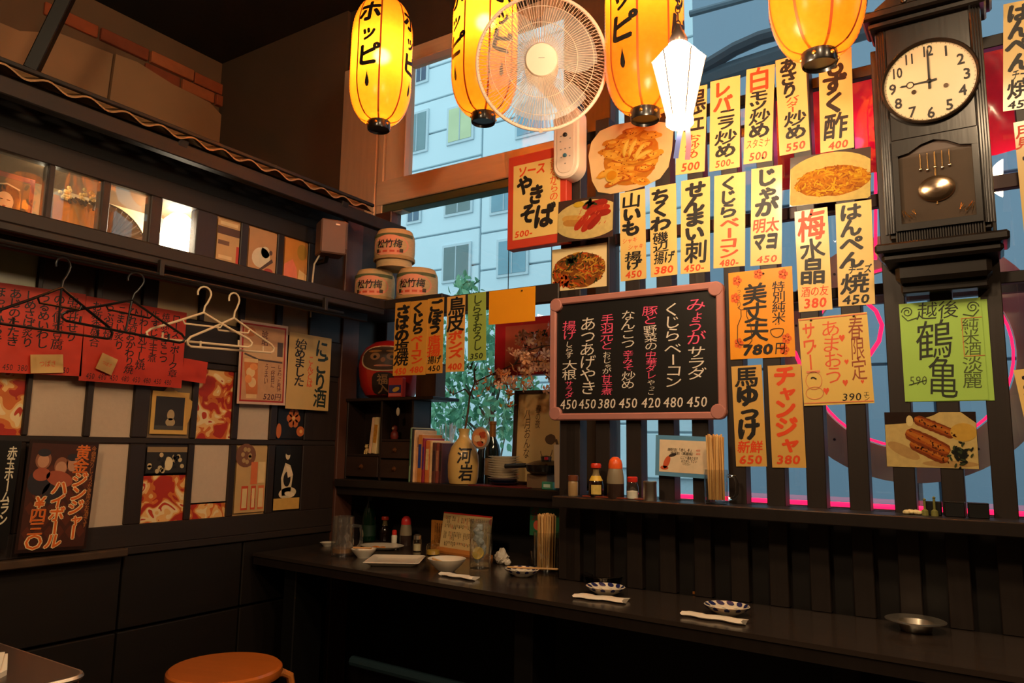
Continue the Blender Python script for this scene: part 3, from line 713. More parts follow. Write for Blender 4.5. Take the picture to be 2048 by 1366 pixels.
hanger('clothes_hanger', 'black plastic hanger farthest left before the red poster', 1.075, 1.674, .38, .13, BK, True, .02, R(14), 'black hangers')
hanger('clothes_hanger', 'black plastic hanger between the left black one and the white pair', 1.30, 1.674, .36, .105, BK, True, -.10, R(-16), 'black hangers')
# ================================================================ MENU STRIPS AND SIGNS ON THE GRILLE
YS = YG-.0012
PIN = ((.5,.03),)
def strip(label, TL, TR, BR, BL, texts, color=CR, group='cream menu strips', y=YS, **k):
    return sheet('menu_strip', label, 'menu strip', TL, TR, BR, BL, y, texts, color, group, **k)
strip('cream strip half hidden behind the bright hanging lamp, priced 500', (1350,183),(1407,170),(1417,342),(1358,349), (('v','黒丘',.62,.05,.52,.72,.05,INK),('v','お炒め',.55,.56,.83,.5,.02,RED),('h','500',.2,.85,.92,.10,.03,RED)))
strip('cream strip with a slanting red heading over black, next to the bright lamp', (1412,165),(1472,153),(1488,332),(1428,343), (('v','レバ',.42,.03,.36,.62,.05,RED),('v','ニラ',.55,.34,.56,.62,.05,INK),('v','炒め',.56,.58,.87,.74,.04,INK),('h','500-',.2,.9,.93,.08,.02,RED)))
strip('cream strip headed by one big red character for white', (1488,141),(1544,129),(1550,321),(1492,328), (('v','白',.46,.02,.24,.8,.05,RED),('v','モツ',.45,.25,.46,.72,.04,INK),('v','炒め',.52,.46,.74,.74,.04,INK),('h','スタミナ',.08,.92,.80,.08,.01,RED),('h','500',.2,.85,.93,.09,.02,RED)), pins=((.68,.96),))
strip('cream strip priced 550 hanging left of the orange lantern cap', (1546,122),(1605,108),(1626,298),(1564,312), (('v','あさり',.42,.02,.42,.58,.05,INK),('v','バター',.5,.42,.58,.45,.02,RED),('v','炒め',.55,.58,.86,.72,.04,INK),('h','550',.22,.88,.93,.085,.03,RED)))
strip('cream strip priced 400 behind the large orange lantern', (1634,110),(1700,95),(1711,294),(1644,306), (('v','もずく',.48,.06,.62,.72,.05,INK),('v','酢',.5,.64,.88,.74,.05,INK),('h','400',.25,.85,.945,.08,.03,RED)), y=YS)
strip('narrow cream strip priced 450 below the fried platter photo', (1239,387),(1290,377),(1293,557),(1242,563), (('v','山いも',.46,.03,.50,.78,.06,INK),('h','シャキ',.08,.68,.555,.05,.01,RED),('h','シャキ',.3,.92,.635,.05,.01,RED),('v','揚げ',.5,.69,.88,.66,.04,INK),('h','450',.2,.85,.935,.08,.03,RED)))
strip('cream strip priced 380 second from left in the middle row', (1299,376),(1352,366),(1355,549),(1302,555), (('v','ちくわ',.42,.04,.50,.74,.055,INK),('v','磯辺',.4,.52,.73,.6,.035,INK),('h','揚げ',.14,.9,.80,.11,.03,INK),('h','380',.14,.88,.93,.085,.035,RED)))
strip('cream strip with all black writing priced 450, middle row below the lamp', (1359,363),(1419,353),(1421,543),(1365,548), (('v','せんまい',.48,.04,.66,.72,.06,INK),('v','刺',.52,.67,.89,.8,.05,INK),('h','450-',.12,.9,.945,.075,.03,RED)))
strip('glossy cream strip with black above red priced 480, middle row', (1424,353),(1487,344),(1494,531),(1432,537), (('v','くじら',.45,.03,.47,.62,.045,INK),('v','ベーコン',.5,.48,.90,.62,.045,RED),('h','480-',.2,.88,.95,.075,.03,RED)))
strip('glossy cream strip with a red word between black ones, priced 450', (1500,339),(1561,330),(1567,527),(1504,532), (('v','じゃが',.50,.02,.50,.74,.055,INK),('h','明太',.06,.92,.60,.12,.05,RED),('h','マヨ',.06,.90,.76,.15,.06,INK),('h','450',.2,.88,.94,.075,.02,RED)))
strip('cream strip topped by a red plum character and priced 380 in red', (1581,425),(1647,415),(1673,618),(1606,624), (('v','梅',.5,.02,.30,.86,.05,RED),('v','水',.5,.30,.50,.72,.055,INK),('v','晶',.5,.50,.73,.8,.05,INK),('h','酒の友',.1,.92,.81,.085,.015,RED),('h','380',.16,.86,.92,.10,.03,RED)), pins=((.5,.05),))
strip('longest cream strip priced 450 in black, left of the wall clock', (1668,409),(1741,399),(1752,608),(1680,613), (('v','はんぺん',.42,.02,.64,.66,.045,INK),('h','チーズ',.30,.95,.66,.07,.025,INK),('v','焼',.5,.70,.88,.78,.05,INK),('h','450',.12,.88,.94,.09,.03,INK)), pins=((.4,.98),))
strip('cream strip at the right edge above another, right of the clock', (1997,11),(2066,-3),(2086,212),(2016,222), (('v','はんぺん',.46,.03,.64,.72,.06,INK),('h','チーズ',.25,.95,.68,.08,.02,INK),('v','焼',.48,.73,.89,.72,.04,INK),('h','450',.14,.9,.95,.075,.03,INK)))
strip('cream strip at the right edge, lower one right of the clock', (2031,244),(2100,232),(2114,470),(2045,480), (('v','月見',.3,.04,.24,.5,.04,RED),('v','つくね',.45,.26,.80,.68,.05,INK),('h','450',.14,.9,.92,.08,.03,RED)))
strip('cream strip barely entering at the right edge below the clock', (2042,738),(2110,730),(2118,905),(2049,912), (('v','お新香',.5,.05,.7,.7,.05,INK),('h','380',.14,.9,.9,.09,.03,RED)))
# lower group
ORG = M((238,150,20), .4, vary=.06, coat=.2); GRNP = M((158,196,84), .45, vary=.05)
def orange_art(o, wv, hv, z):
    random.seed(5)
    sp = [((222,92,20),[('e',x+.045*math.cos(q*1.26),y+.035*math.sin(q*1.26),.032,.026) for x, y in ((-.36,.40),(-.02,.45),(.36,.42),(-.36,-.32),(.38,-.3),(.34,-.42),(-.40,.2)) for q in range(5)])]
    patches(sp)(o, wv, hv, z)
    g = MB()
    bt = [(-.30,.06),(-.22,.06),(-.22,-.02),(-.16,-.12),(-.15,-.30),(-.20,-.34),(-.34,-.34),(-.38,-.30),(-.37,-.12),(-.31,-.02),(-.31,.06),(-.36,.09),(-.33,.10)]
    g.stroke([(x*wv,y*hv) for x, y in bt], .012*wv, z+.001)
    g.stroke([(.24*wv+.10*wv*math.cos(q),-.20*hv+.08*hv*math.sin(q)*(1 if math.sin(q) < 0 else .25)) for q in [i*.35 for i in range(19)]], .012*wv, z+.001)
    for k in range(2): g.stroke([((.22+.05*k)*wv,-.14*hv),((.23+.05*k)*wv,-.125*hv)], .012*wv, z+.001)
    g.build('drawing', M((60,40,20), .5), o, smooth=0)
sheet('sake_sign', 'orange sign with a bottle drawing, big black characters and 780', 'sign', (1454,546),(1583,533),(1592,712),(1464,720), YS-.0016, (('v','美丈夫',.42,.17,.80,.40,.045,INK),('v','特別純米',.78,.16,.62,.19,.02,INK),('h','780',.2,.68,.90,.12,.05,INK),('h','円',.70,.86,.90,.11,.03,INK),('v','すっきり',.16,.1,.42,.08,.0,M((120,70,20),.5))), ORG, extra=orange_art, pins=((.56,.05),))
strip('cream strip with bold black characters and red 650 beside the chopsticks', (1466,733),(1528,729),(1529,933),(1469,933), (('v','馬ゆっけ',.47,.02,.73,.80,.06,INK),('h','新鮮',.08,.9,.81,.10,.04,RED),('h','650',.12,.88,.93,.09,.035,RED)), color=M((214,166,86), .35, vary=.05, coat=.2), y=YS-.001)
strip('cream strip written wholly in red, priced 380, under the strawberry sign', (1534,731),(1601,729),(1613,935),(1546,936), (('v','チャンジャ',.48,.02,.84,.68,.05,RED),('h','380',.14,.86,.92,.09,.035,RED)), color=M((214,166,86), .35, vary=.05, coat=.2), y=YS-.001)
RED2 = M((226,92,52), .5)
def sour_art(o, wv, hv, z):
    def heart(x, y, s): return ('p', [(x,y-s*.9),(x-s*.75,y+.0),(x-s*.7,y+s*.45),(x-s*.3,y+s*.6),(x,y+s*.3),(x+s*.3,y+s*.6),(x+s*.7,y+s*.45),(x+s*.75,y)])
    patches([((228,86,40),[heart(.12,.24,.055),heart(.16,-.03,.04),heart(.12,-.26,.05),heart(-.16,-.34,.055),heart(.36,-.26,.03),heart(-.28,.17,.03)])])(o, wv, hv, z)
    g = MB()
    for cx, cy, rx_, ry_ in ((-.33,-.22,.12,.10),(-.33,-.36,.13,.07)):
        g.stroke([((cx+rx_*math.cos(q*.4))*wv,(cy+ry_*math.sin(q*.4))*hv) for q in range(17)], .008*wv, z+.001)
    g.stroke([((-.43+.2*i)*wv,-.12*hv) for i in range(2)], .03*wv, z+.001)
    g.stroke([(-.49*wv,.485*hv),(.49*wv,.485*hv)], .018*wv, z+.001); g.stroke([(-.49*wv,-.47*hv),(.49*wv,-.475*hv)], .012*wv, z+.001)
    g.build('drawing', M((228,130,90), .5), o, smooth=0)
    g = MB(); g.stroke([((-.37+.02*i)*wv,(-.195+.012*math.sin(i*1.05))*hv) for i in range(5)], .02*wv, z+.0012); g.build('drawing', INK, o, smooth=0)
sheet('sour_sign', 'pale yellow sign with red looping letters, hearts and 390', 'sign', (1596,637),(1735,625),(1748,805),(1609,813), YS-.0018, (('v','あまおう',.46,.06,.76,.30,.0,RED2),('v','サワー',.14,.06,.60,.19,.02,RED2),('v','春限定',.83,.05,.74,.21,.0,M((150,70,40),.5)),('h','390',.56,.84,.92,.09,.01,INK),('v','エン',.9,.87,.97,.08,.0,INK)), M((224,186,96), .4, vary=.05), extra=sour_art, pins=((.19,.03),(.81,.03)))
sheet('green_sheet', 'green sheet tucked mostly behind the green sake sign', 'paper', (1806,610),(1972,600),(1991,799),(1816,806), YS, (), GRNP)
def green_art(o, wv, hv, z):
    g = MB()
    for sx in (-1, 1):
        pts = []
        for i in range(26):
            q = i*.42; r_ = .075-.0024*i; pts.append(((sx*(.40+r_*math.cos(q)))*wv, (.41+r_*math.sin(q)*.75)*hv))
        g.stroke(pts, .012*wv, z+.0008)
        g.stroke([(sx*.47*wv,.38*hv),(sx*.40*wv,.32*hv),(sx*.28*wv,.345*hv)], .014*wv, z+.0008)
    g.stroke([(-.44*wv,-.335*hv),(-.22*wv,-.29*hv)], .012*wv, z+.0008)
    g.build('drawing', M((44,56,22), .5), o, smooth=0)
    r_ = MB(); r_.stroke([(.26*wv,.305*hv),(.5*wv,.305*hv)], .008*wv, z+.0008); r_.stroke([(.26*wv,-.07*hv),(.5*wv,-.07*hv)], .008*wv, z+.0008); r_.stroke([(.26*wv,.305*hv),(.26*wv,-.07*hv)], .008*wv, z+.0008)
    r_.build('border', M((206,120,70), .5), o, smooth=0)
GI = M((34,40,20), .5); GI2 = M((70,84,34), .5)
sheet('sake_sign', 'bright green handwritten sign with swirls and two large characters', 'sign', (1799,608),(1963,595),(1975,799),(1809,804), YS-.0016, (('h','越後',.22,.74,.095,.15,.0,GI),('v','鶴',.42,.21,.57,.48,.0,GI),('v','亀',.50,.58,.96,.40,.0,GI),('v','純米酒',.86,.20,.56,.20,-.006,GI2),('v','淡麗',.84,.58,.88,.24,-.006,GI2),('h','590',.07,.30,.79,.10,-.004,GI2)), GRNP, extra=green_art)
# strips on the hanging rail
YR = YG-.0145
OST = M((212,146,54), .5, vary=.06)
strip('leftmost ochre strip on the hanging rail, touching the daruma', (789,606),(820,603),(817,750),(788,752), (('v','さばの塩焼',.52,.05,.86,.95,.06,INK),('h','450',.12,.9,.94,.09,.04,RED)), OST, 'ochre rail strips', YR)
strip('second ochre strip on the hanging rail, black above red', (820,603),(856,600),(852,749),(817,751), (('v','くじら',.46,.03,.45,.72,.06,INK),('v','ベーコン',.46,.47,.85,.66,.05,RED),('h','480',.12,.9,.925,.09,.03,RED)), OST, 'ochre rail strips', YR-.001)
strip('third ochre strip on the hanging rail, black then red then black', (857,598),(891,594),(882,746),(851,748), (('v','ごぼう',.5,.03,.48,.78,.06,INK),('v','唐揚',.46,.50,.77,.78,.05,RED),('h','揚げ',.1,.9,.82,.09,.03,INK),('h','450',.12,.9,.93,.08,.02,INK)), OST, 'ochre rail strips', YR)
strip('ochre strip set apart, black bird-skin characters over red ponzu', (894,594),(931,590),(928,742),(892,745), (('v','鳥皮',.5,.03,.46,.9,.06,INK),('v','ポンズ',.5,.47,.82,.78,.05,RED),('h','400',.12,.9,.93,.09,.04,RED)), M((224,164,84), .5, vary=.05), 'ochre rail strips', YR)
strip('light green strip on the rail beside the blank orange sheet', (936,588),(974,584),(970,719),(936,724), (('v','しらすおろし',.52,.03,.85,.56,.02,M((50,64,24),.5)),('h','350',.12,.86,.93,.09,.02,GI)), M((156,174,76), .5), None, YR)
sheet('blank_sheet', 'blank orange sheet pinned on the hanging rail', 'paper', (975,584),(1068,572),(1073,642),(981,649), YR, (), M((236,150,18), .45, vary=.03), pins=((.72,.09),))
# ---------------------------------------------------------------- food photographs
def photo(name, label, TL, TR, BR, BL, draw, base, y=YS, outline=None):
    o, wv, hv = sheet(name, label, 'photograph', TL, TR, BR, BL, y, (), M(base, .25, vary=.05, coat=.4))
    draw(o, wv, hv, .001)
    return o
def layers(o, wv, hv, fn, cols, z):
    mb = MB(); mb.clip = (wv/2-.0008, hv/2-.0008); fn(mb, wv, hv); o2 = mb.build('print', [M(tuple(int(v*w_) for v, w_ in zip(c, (.80,.76,.56))), .65, vary=.2, scale=60, spec=.2) for c in cols], o, smooth=0); return o2
def noodles(seed, cols, cx, cy, rx_, ry_, plate, n=150, extra=None, wd=.022):
    def d(o, wv, hv, z):
        rn = random.Random(seed)
        def fn(mb, W_, H_):
            if plate: mb.mat(0).ell(plate[0]*W_, plate[1]*H_, plate[2]*W_, plate[3]*H_, z, 40)
            mb.mat(1).ell(cx*W_, cy*H_, rx_*W_, ry_*H_, z+.0002, 30, 0, .05)
            for k in range(n):
                a = rn.uniform(0, 6.28); q = rn.uniform(0, 1)**.5; x, y = cx+rx_*q*math.cos(a)*.95, cy+ry_*q*math.sin(a)*.95
                th = rn.uniform(0, 6.28); ln = rn.uniform(.06,.2); cv = rn.uniform(-1.6,1.6); pts = []
                for i in range(6):
                    pts.append((x*W_, y*H_)); x += ln/5*math.cos(th); y += ln/5*math.sin(th); th += cv/5
                    e = ((x-cx)/rx_)**2+((y-cy)/ry_)**2
                    if e > 1.08: break
                if len(pts) > 1: mb.mat(2+rn.randrange(len(cols)-2)).stroke(pts, wd*W_*rn.uniform(.7,1.2), z+.0003+.0000025*k)
            if extra: extra(mb, W_, H_, z+.0009, rn)
        layers(o, wv, hv, fn, cols, z)
    return d
def yaki(mb, W_, H_, z, rn):
    for k in range(16): mb.mat(5).ell((-.30+rn.uniform(-.14,.12))*W_, (-.24+rn.uniform(-.16,.14))*H_, .07*W_, .03*H_, z, 8, rn.uniform(0,3))
    for k in range(12): mb.mat(6).ell((-.13+rn.uniform(-.09,.12))*W_, (.15+rn.uniform(-.06,.16))*H_, .05*W_, .035*H_, z+.0001, 7, rn.uniform(0,3))
photo('food_photo', 'photo of fried noodles with red ginger at the grille corner', (1104,501),(1214,484),(1213,573),(1104,583),
      noodles(4, [(236,208,150),(150,84,30),(204,140,50),(226,170,74),(110,60,24),(222,84,22),(50,60,28)], .0, -.06, .48, .42, None, 170, yaki), (232,206,152))
photo('food_photo', 'photo of golden pasta on a white plate beside the clock', (1578,317),(1740,293),(1743,396),(1582,413),
      noodles(9, [(238,220,170),(196,120,12),(226,162,16),(240,194,40),(170,94,10),(214,138,14)], .03, -.08, .46, .30, (.0,-.10,.62,.60), 230, None, .018), (64,44,34))
def sausages(o, wv, hv, z):
    def fn(mb, W_, H_):
        mb.mat(1).ell(.05*W_, -.02*H_, .62*W_, .46*H_, z, 36)
        def cap(x0,y0,x1,y1,w_,m):
            mb.mat(m); n = 10; pts = [(x0*W_+(x1-x0)*W_*i/n, y0*H_+(y1-y0)*H_*i/n) for i in range(n+1)]
            ws = [w_*W_*math.sqrt(max(.08, 1-((i/n*2-1)**4))) for i in range(n+1)]
            mb.stroke(pts, ws, z+.0003+.00006*cap.k); cap.k += 1
        cap.k = 0
        cap(-.42,.06,-.02,.0,.12,2); cap(-.40,-.04,-.05,-.10,.11,3)
        cap(-.05,.28,.40,.34,.13,5); cap(.0,.12,.44,.22,.13,4); cap(.10,.05,.46,.10,.11,5)
        cap(-.18,-.24,.06,.10,.12,4); cap(-.05,-.30,.20,.06,.12,4); cap(.06,-.26,.28,.02,.11,5)
        mb.mat(6).ell(-.12*W_, .36*H_, .10*W_, .07*H_, z+.001, 14); mb.mat(7)
        for k in range(9): mb.ell(random.uniform(.0,.2)*W_, random.uniform(.28,.42)*H_, .06*W_, .03*H_, z+.0011, 8, random.uniform(0,3))
        mb.mat(8)
        for k in range(12): x, y = random.uniform(-.15,.4), random.uniform(-.2,.3); mb.stroke([(x*W_,y*H_),((x+.03)*W_,(y+.05)*H_)], .012*W_, z+.0012)
    layers(o, wv, hv, fn, [(60,40,34),(232,212,178),(226,180,110),(206,150,84),(196,54,36),(168,40,30),(222,190,60),(58,64,36),(226,110,80)], z)
photo('food_photo', 'photo of red sausages and a pale roll on a white plate', (1117,405),(1227,386),(1226,474),(1115,485), sausages, (66,46,40), YG-.0475)
def rolls(o, wv, hv, z):
    def fn(mb, W_, H_):
        mb.mat(0).poly([(-.5*W_,.27*H_),(-.22*W_,.30*H_),(.05*W_,.44*H_),(.12*W_,.5*H_),(.34*W_,.5*H_),(.5*W_,.30*H_),(.5*W_,-.5*H_),(-.5*W_,-.5*H_)], z)
        mb.mat(6).ell(-.30*W_,-.20*H_,.20*W_,.10*H_,z+.0001,16,-.5); mb.ell(.2*W_,-.42*H_,.3*W_,.06*H_,z+.0001)
        k = 0
        for x0,y0,x1,y1,w_ in ((-.16,.38,.28,.08,.13),(-.22,-.06,.18,-.36,.14),(-.26,.14,.20,-.22,.17)):
            n = 16; 
            for j, (dw, m) in enumerate(((1,1),(.62,2),(.25,3))):
                pts = [(x0*W_+(x1-x0)*W_*i/n, y0*H_+(y1-y0)*H_*i/n+(1-dw)*.02*H_) for i in range(n+1)]
                ws = [w_*dw*W_*math.sqrt(max(.15, 1-((i/n*2-1)**8)))*random.uniform(.92,1.08) for i in range(n+1)]
                mb.mat(m).stroke(pts, ws, z+.0003+.0001*k); k += 1
            for j in range(26):
                q = random.uniform(.02,.98); o_ = random.uniform(-.4,.4)*w_
                mb.mat(4 if j % 3 else 3).ell((x0+(x1-x0)*q-o_*.4)*W_, (y0+(y1-y0)*q)*H_+o_*W_*.8, .012*W_*random.uniform(.6,1.8), .012*H_, z+.0013, 7, random.uniform(0,3))
        mb.mat(7).ell(.36*W_,.14*H_,.14*W_,.16*H_,z+.0006,20)
        for j in range(70): mb.mat(5 if j % 4 else 8).ell((.32+random.gauss(0,.045))*W_, (-.22+random.gauss(0,.10))*H_, .03*W_, .018*H_, z+.0014+.00001*j, 7, random.uniform(0,3))
        mb.mat(9).ell(-.215*W_, .34*H_, .04*W_, .10*H_, z+.0007, 14)
    layers(o, wv, hv, fn, [(232,210,176),(140,62,18),(190,96,30),(214,130,52),(96,44,18),(24,28,24),(206,170,136),(232,190,100),(60,76,54),(255,240,220)], z)
photo('food_photo', 'photo of fried spring rolls with dark seaweed below the green sign', (1769,824),(1953,824),(1957,938),(1773,934), rolls, (40,26,20))
# big die-cut platter
pl = [(1177,312),(1183,284),(1200,262),(1228,250),(1262,244),(1300,242),(1338,246),(1347,262),(1344,300),(1337,334),(1320,357),(1290,372),(1255,382),(1222,388),(1196,384),(1184,362)]
O = at(1262, 315, Y=YS); pts = [at(x, y, Y=YS) for x, y in pl]; mwp = frame(O, (1,0,0), (0,-1,0)); pp = [(p.x-O.x, p.z-O.z) for p in pts]
fp = MB().prism(pp, -.0006, .0006).build('food_photo', M((206,172,120), .25, coat=.4), smooth=0, mw=mwp); tag(fp, 'round cut-out photo of a fried platter with lemon wedges', 'photograph')
def platter():
    mb = MB(); rn = random.Random(12); z = .001
    def inside(x, y): return ((x)/.112)**2+((y)/.112)**2 < .80
    mb.mat(0).ell(0,0,.104,.10,z,40,0,.02); k = 0
    for i in range(46):
        x, y = rn.uniform(-.1,.1), rn.uniform(-.1,.1)
        if not inside(x, y): continue
        a = rn.uniform(-.5,.35); 
        for dw, m in ((1, 1+rn.randrange(3)), (.7, 2+rn.randrange(3)), (.4, 4)):
            mb.mat(m).ell(x, y+.004*(1-dw), .040*dw, .014*dw, z+.0002+.00002*k, 16, a, .12); k += 1
        for j in range(5): mb.mat(5).ell(x+rn.uniform(-.03,.03), y+rn.uniform(-.009,.009), .003, .0018, z+.0002+.00002*k, 6)
    for cx, cy, a in ((.012,.030,1.15),(.038,.012,.95),(-.012,.036,1.3),(.05,-.006,.35)):
        pts = [(cx+.036*math.cos(q*.314)*math.cos(a)-.016*math.sin(q*.314)*math.sin(a), cy+.034*math.cos(q*.314)*math.sin(a)+.016*math.sin(q*.314)*math.cos(a)) for q in range(11)]
        mb.mat(6).poly(pts, z+.004); pts2 = [(cx+(x-cx)*.8+.0, cy+(y-cy)*.8) for x, y in pts]; mb.mat(7).poly(pts2, z+.0042)
    mb.mat(6).ell(-.072,-.055,.024,.022,z+.0044,20); mb.mat(8).ell(-.072,-.053,.020,.017,z+.0046,20)
    mb.build('print', [M(tuple(int(v*w_) for v, w_ in zip(c, (.82,.78,.54))), .65, vary=.2, scale=50, spec=.2) for c in ((206,130,40),(196,104,26),(222,144,44),(234,168,66),(244,192,96),(140,66,18),(232,190,90),(250,220,140),(224,150,20))], fp, smooth=0)
platter()
# ---------------------------------------------------------------- yakisoba box sign
P = [at(x, y, Y=YG-.045) for x, y in ((1015,316),(1131,290),(1133,482),(1017,500))]
O = sum(P, Vector())/4; wv = P[1].x-P[0].x; hv = (P[0].z+P[1].z-P[2].z-P[3].z)/2
bs = thing('box_sign', 'red box sign with cream face and noodle lettering, left of the fan base', 'sign', mw=frame(O, (1,0,0), (0,-1,0)))
MB().box((0,0,-.0215), (wv,hv,.043), .002).build('box', M((196,62,40), .4, vary=.06), bs, smooth=0)
MB().box((.0,-.003,.0006), (wv*.80,hv*.80,.0012)).build('face_paper', CR, bs, smooth=0)
g = MB()
for c_, x_, y_, s_ in (('や',-.20,.16,.27),('き',.0,.04,.27),('そ',-.14,-.15,.27),('ば',.14,-.20,.33)): put(g, c_, x_*wv, y_*hv, s_*wv*1.05, s_*wv*1.15, random.uniform(-.1,.1), .055, .1, .0018)
g.build('lettering', INK, bs, smooth=0)
g = MB(); htext(g, 'ソース', -.32*wv, .16*wv, .31*hv, .10*hv, .035, z=.0018); vtext(g, '昔ながらの', .30*wv, .38*hv, -.06*hv, .15*wv, .01, z=.0018); htext(g, '500-', -.36*wv, -.02*wv, -.35*hv, .07*hv, .03, z=.0018); g.build('lettering', RED, bs, smooth=0)
# chalkboard
P = [at(x, y, Y=YG-.02) for x, y in ((1101,598),(1446,562),(1453,839),(1099,841))]
O = sum(P, Vector())/4; wv = ((P[1]-P[0]).length+(P[2]-P[3]).length)/2; hv = (P[0].z+P[1].z-P[2].z-P[3].z)/2
cb = thing('chalkboard', 'black chalkboard menu in a pinkish wooden frame', 'chalkboard', mw=frame(O, (1,0,0), (0,-1,0)))
MB().box((0,0,-.012), (wv-.03,hv-.03,.01)).build('board', M((28,25,23), .35, vary=.3, scale=4), cb, smooth=0)
FR = M((176,116,104), .45, vary=.12, scale=10)
fw = .024
for nm, c, d in (('frame_rail',(0,hv/2-fw/2,-.006),(wv-.03,fw,.022)),('frame_rail',(0,-hv/2+fw/2,-.006),(wv-.03,fw,.022)),('frame_stile',(-wv/2+fw/2,0,-.006),(fw,hv-.03,.022)),('frame_stile',(wv/2-fw/2,0,-.006),(fw,hv-.03,.022))):
    MB().box(c, d, .004).build(nm, FR, cb, smooth=0)
for sx in (-1,1):
    for sy in (-1,1):
        MB().lathe([(.024,-.011),(.024,.011),(.021,.014)], 20, (sx*(wv/2-.024), sy*(hv/2-.024), -.007)).build('corner_piece', FR, cb)
CH_W = M((222,208,190), .8, vary=.2, scale=120); CH_P = M((236,84,120), .8, vary=.2, scale=120)
W_, P_ = [], []
cols = [(.915,[('みょうが',.05,.44,P_),('サラダ',.46,.74,W_)],'450'),(.765,[('くじら',.07,.40,W_),('ベーコン',.42,.80,W_)],'480'),(.62,[('豚と',.08,.24,P_),('野菜の',.25,.47,W_),('中華ダレ',.48,.72,P_),('やっこ',.73,.86,W_)],'420'),
        (.465,[('なんこつ',.10,.44,W_),('辛みそ',.46,.64,P_),('炒め',.65,.80,W_)],'450'),(.315,[('手羽元と',.12,.44,P_),('おじゃが',.46,.66,W_),('甘辛煮',.67,.85,P_)],'380'),(.175,[('あつあげやき',.13,.84,W_)],'450'),(.035,[('揚げ',.15,.32,P_),('しらす',.34,.50,W_),('大根',.52,.70,W_),('サラダ',.71,.87,P_)],'450')]
iw, ih = wv-2*fw-.01, hv-2*fw-.01
gW, gP = MB(), MB()
for u, parts, price in cols:
    x = (u*.92+.025)*iw-iw/2+.012
    for s, t0, t1, which in parts:
        vtext(gW if which is W_ else gP, s, x, ih/2-t0*ih, ih/2-t1*ih, min(.062, 1.75*(t1-t0)*ih/len(s)), .0, z=-.0065)
    htext(gW, price, x-.034, x+.034, -ih/2+.075*ih, .036, .010, z=-.0065)
gW.build('chalk_lettering', CH_W, cb, smooth=0); gP.build('chalk_lettering', CH_P, cb, smooth=0)
# ================================================================ WALL CLOCK
cx0 = -.104; CW = .262
ck = thing('wall_clock', 'old black pendulum wall clock showing nine, with white dial', 'clock', (cx0, YG, 0))
BW = M((24,18,15), .3, vary=.25, scale=8, bump=.08, stretch=(6,6,.6), coat=.3)
yf = -.10
MB().bx(-CW/2+.012, CW/2-.012, yf+.02, 0, 1.72, 2.335, .004).build('case', BW, ck, smooth=0)
# door: stiles, rails and the dial board
for s in (-1,1):
    m = MB()
    for k in range(5): m.lathe([(.0045,1.735),(.0045,2.325)], 8, (s*(CW/2-.008-.006*k), yf+.018-.002*k if k < 4 else yf+.014, 0))
    m.build('reeded_column', BW, ck)
db = MB(); n = 40; cz = 2.143; rad = .1125
# dial board with round opening
vs = []; fs = []
xs0, xs1, zs0, zs1 = -CW/2+.034, CW/2-.034, 2.005, 2.29
MB().bx(-CW/2+.03, CW/2-.03, yf+.008, yf+.02, 1.995, 2.325, .002).build('dial_board', BW, ck, smooth=0)
MB().lathe([(rad+.006,0),(rad+.006,.012),(rad+.002,.016),(rad-.003,.010)], 48, (0,yf+.008,cz), rx(R(90)), cap0=False, cap1=False).build('bezel', M((70,56,46), .25, metal=.6), ck)
MB().lathe([(rad-.002,0),(rad-.002,.003)], 48, (0,yf+.006,cz), rx(R(90))).build('dial', M((206,188,150), .35, vary=.06, coat=.4), ck, smooth=0)
mwd = Matrix.Translation((0, yf+.0025, cz)) @ Matrix(((1,0,0),(0,0,-1),(0,1,0))).to_4x4()
g = MB()
for h in range(1, 13):
    a = R(90-30*h); x, y = .088*math.cos(a), .088*math.sin(a); s = str(h); wd_ = .026
    for i, c in enumerate(s): put(g, c, x+(i-(len(s)-1)/2)*.014, y, .038 if len(s) == 1 else .029, .042, 0, .022, 0, .0003)
for i in range(60):
    a = R(6*i); g.stroke([(.1045*math.cos(a),.1045*math.sin(a)),(.108*math.cos(a),.108*math.sin(a))], .001, .0003)
o = g.build('numerals', INK, ck, smooth=0); o.matrix_local = mwd
g = MB(); g.stroke([(0,-.022),(0,.02),(0,.085),(0,.094)], [.007,.005,.005,.001], .002); o = g.build('minute_hand', BLACK, ck, smooth=0); o.matrix_local = mwd
g = MB(); g.stroke([(.018,.001),(0,0),(-.038,0)], [.007,.006,.004], .0012)
g.stroke([(-.046+.0085*math.cos(q*.35),.0085*math.sin(q*.35)) for q in range(19)], .0025, .0012); g.stroke([(-.054,0),(-.066,0),(-.072,0)], [.004,.006,.0005], .0012)
o = g.build('hour_hand', BLACK, ck, smooth=0); o.matrix_local = mwd
g = MB().lathe([(.006,0),(.006,.004),(.003,.006)], 12); o = g.build('hand_boss', BLACK, ck); o.matrix_local = mwd
for sx in (-1,1):
    o = MB().lathe([(.006,0),(.006,.002)], 12, (sx*.038,-.022,0)).build('keyhole', M((60,44,30), .3, metal=.7), ck); o.matrix_local = mwd
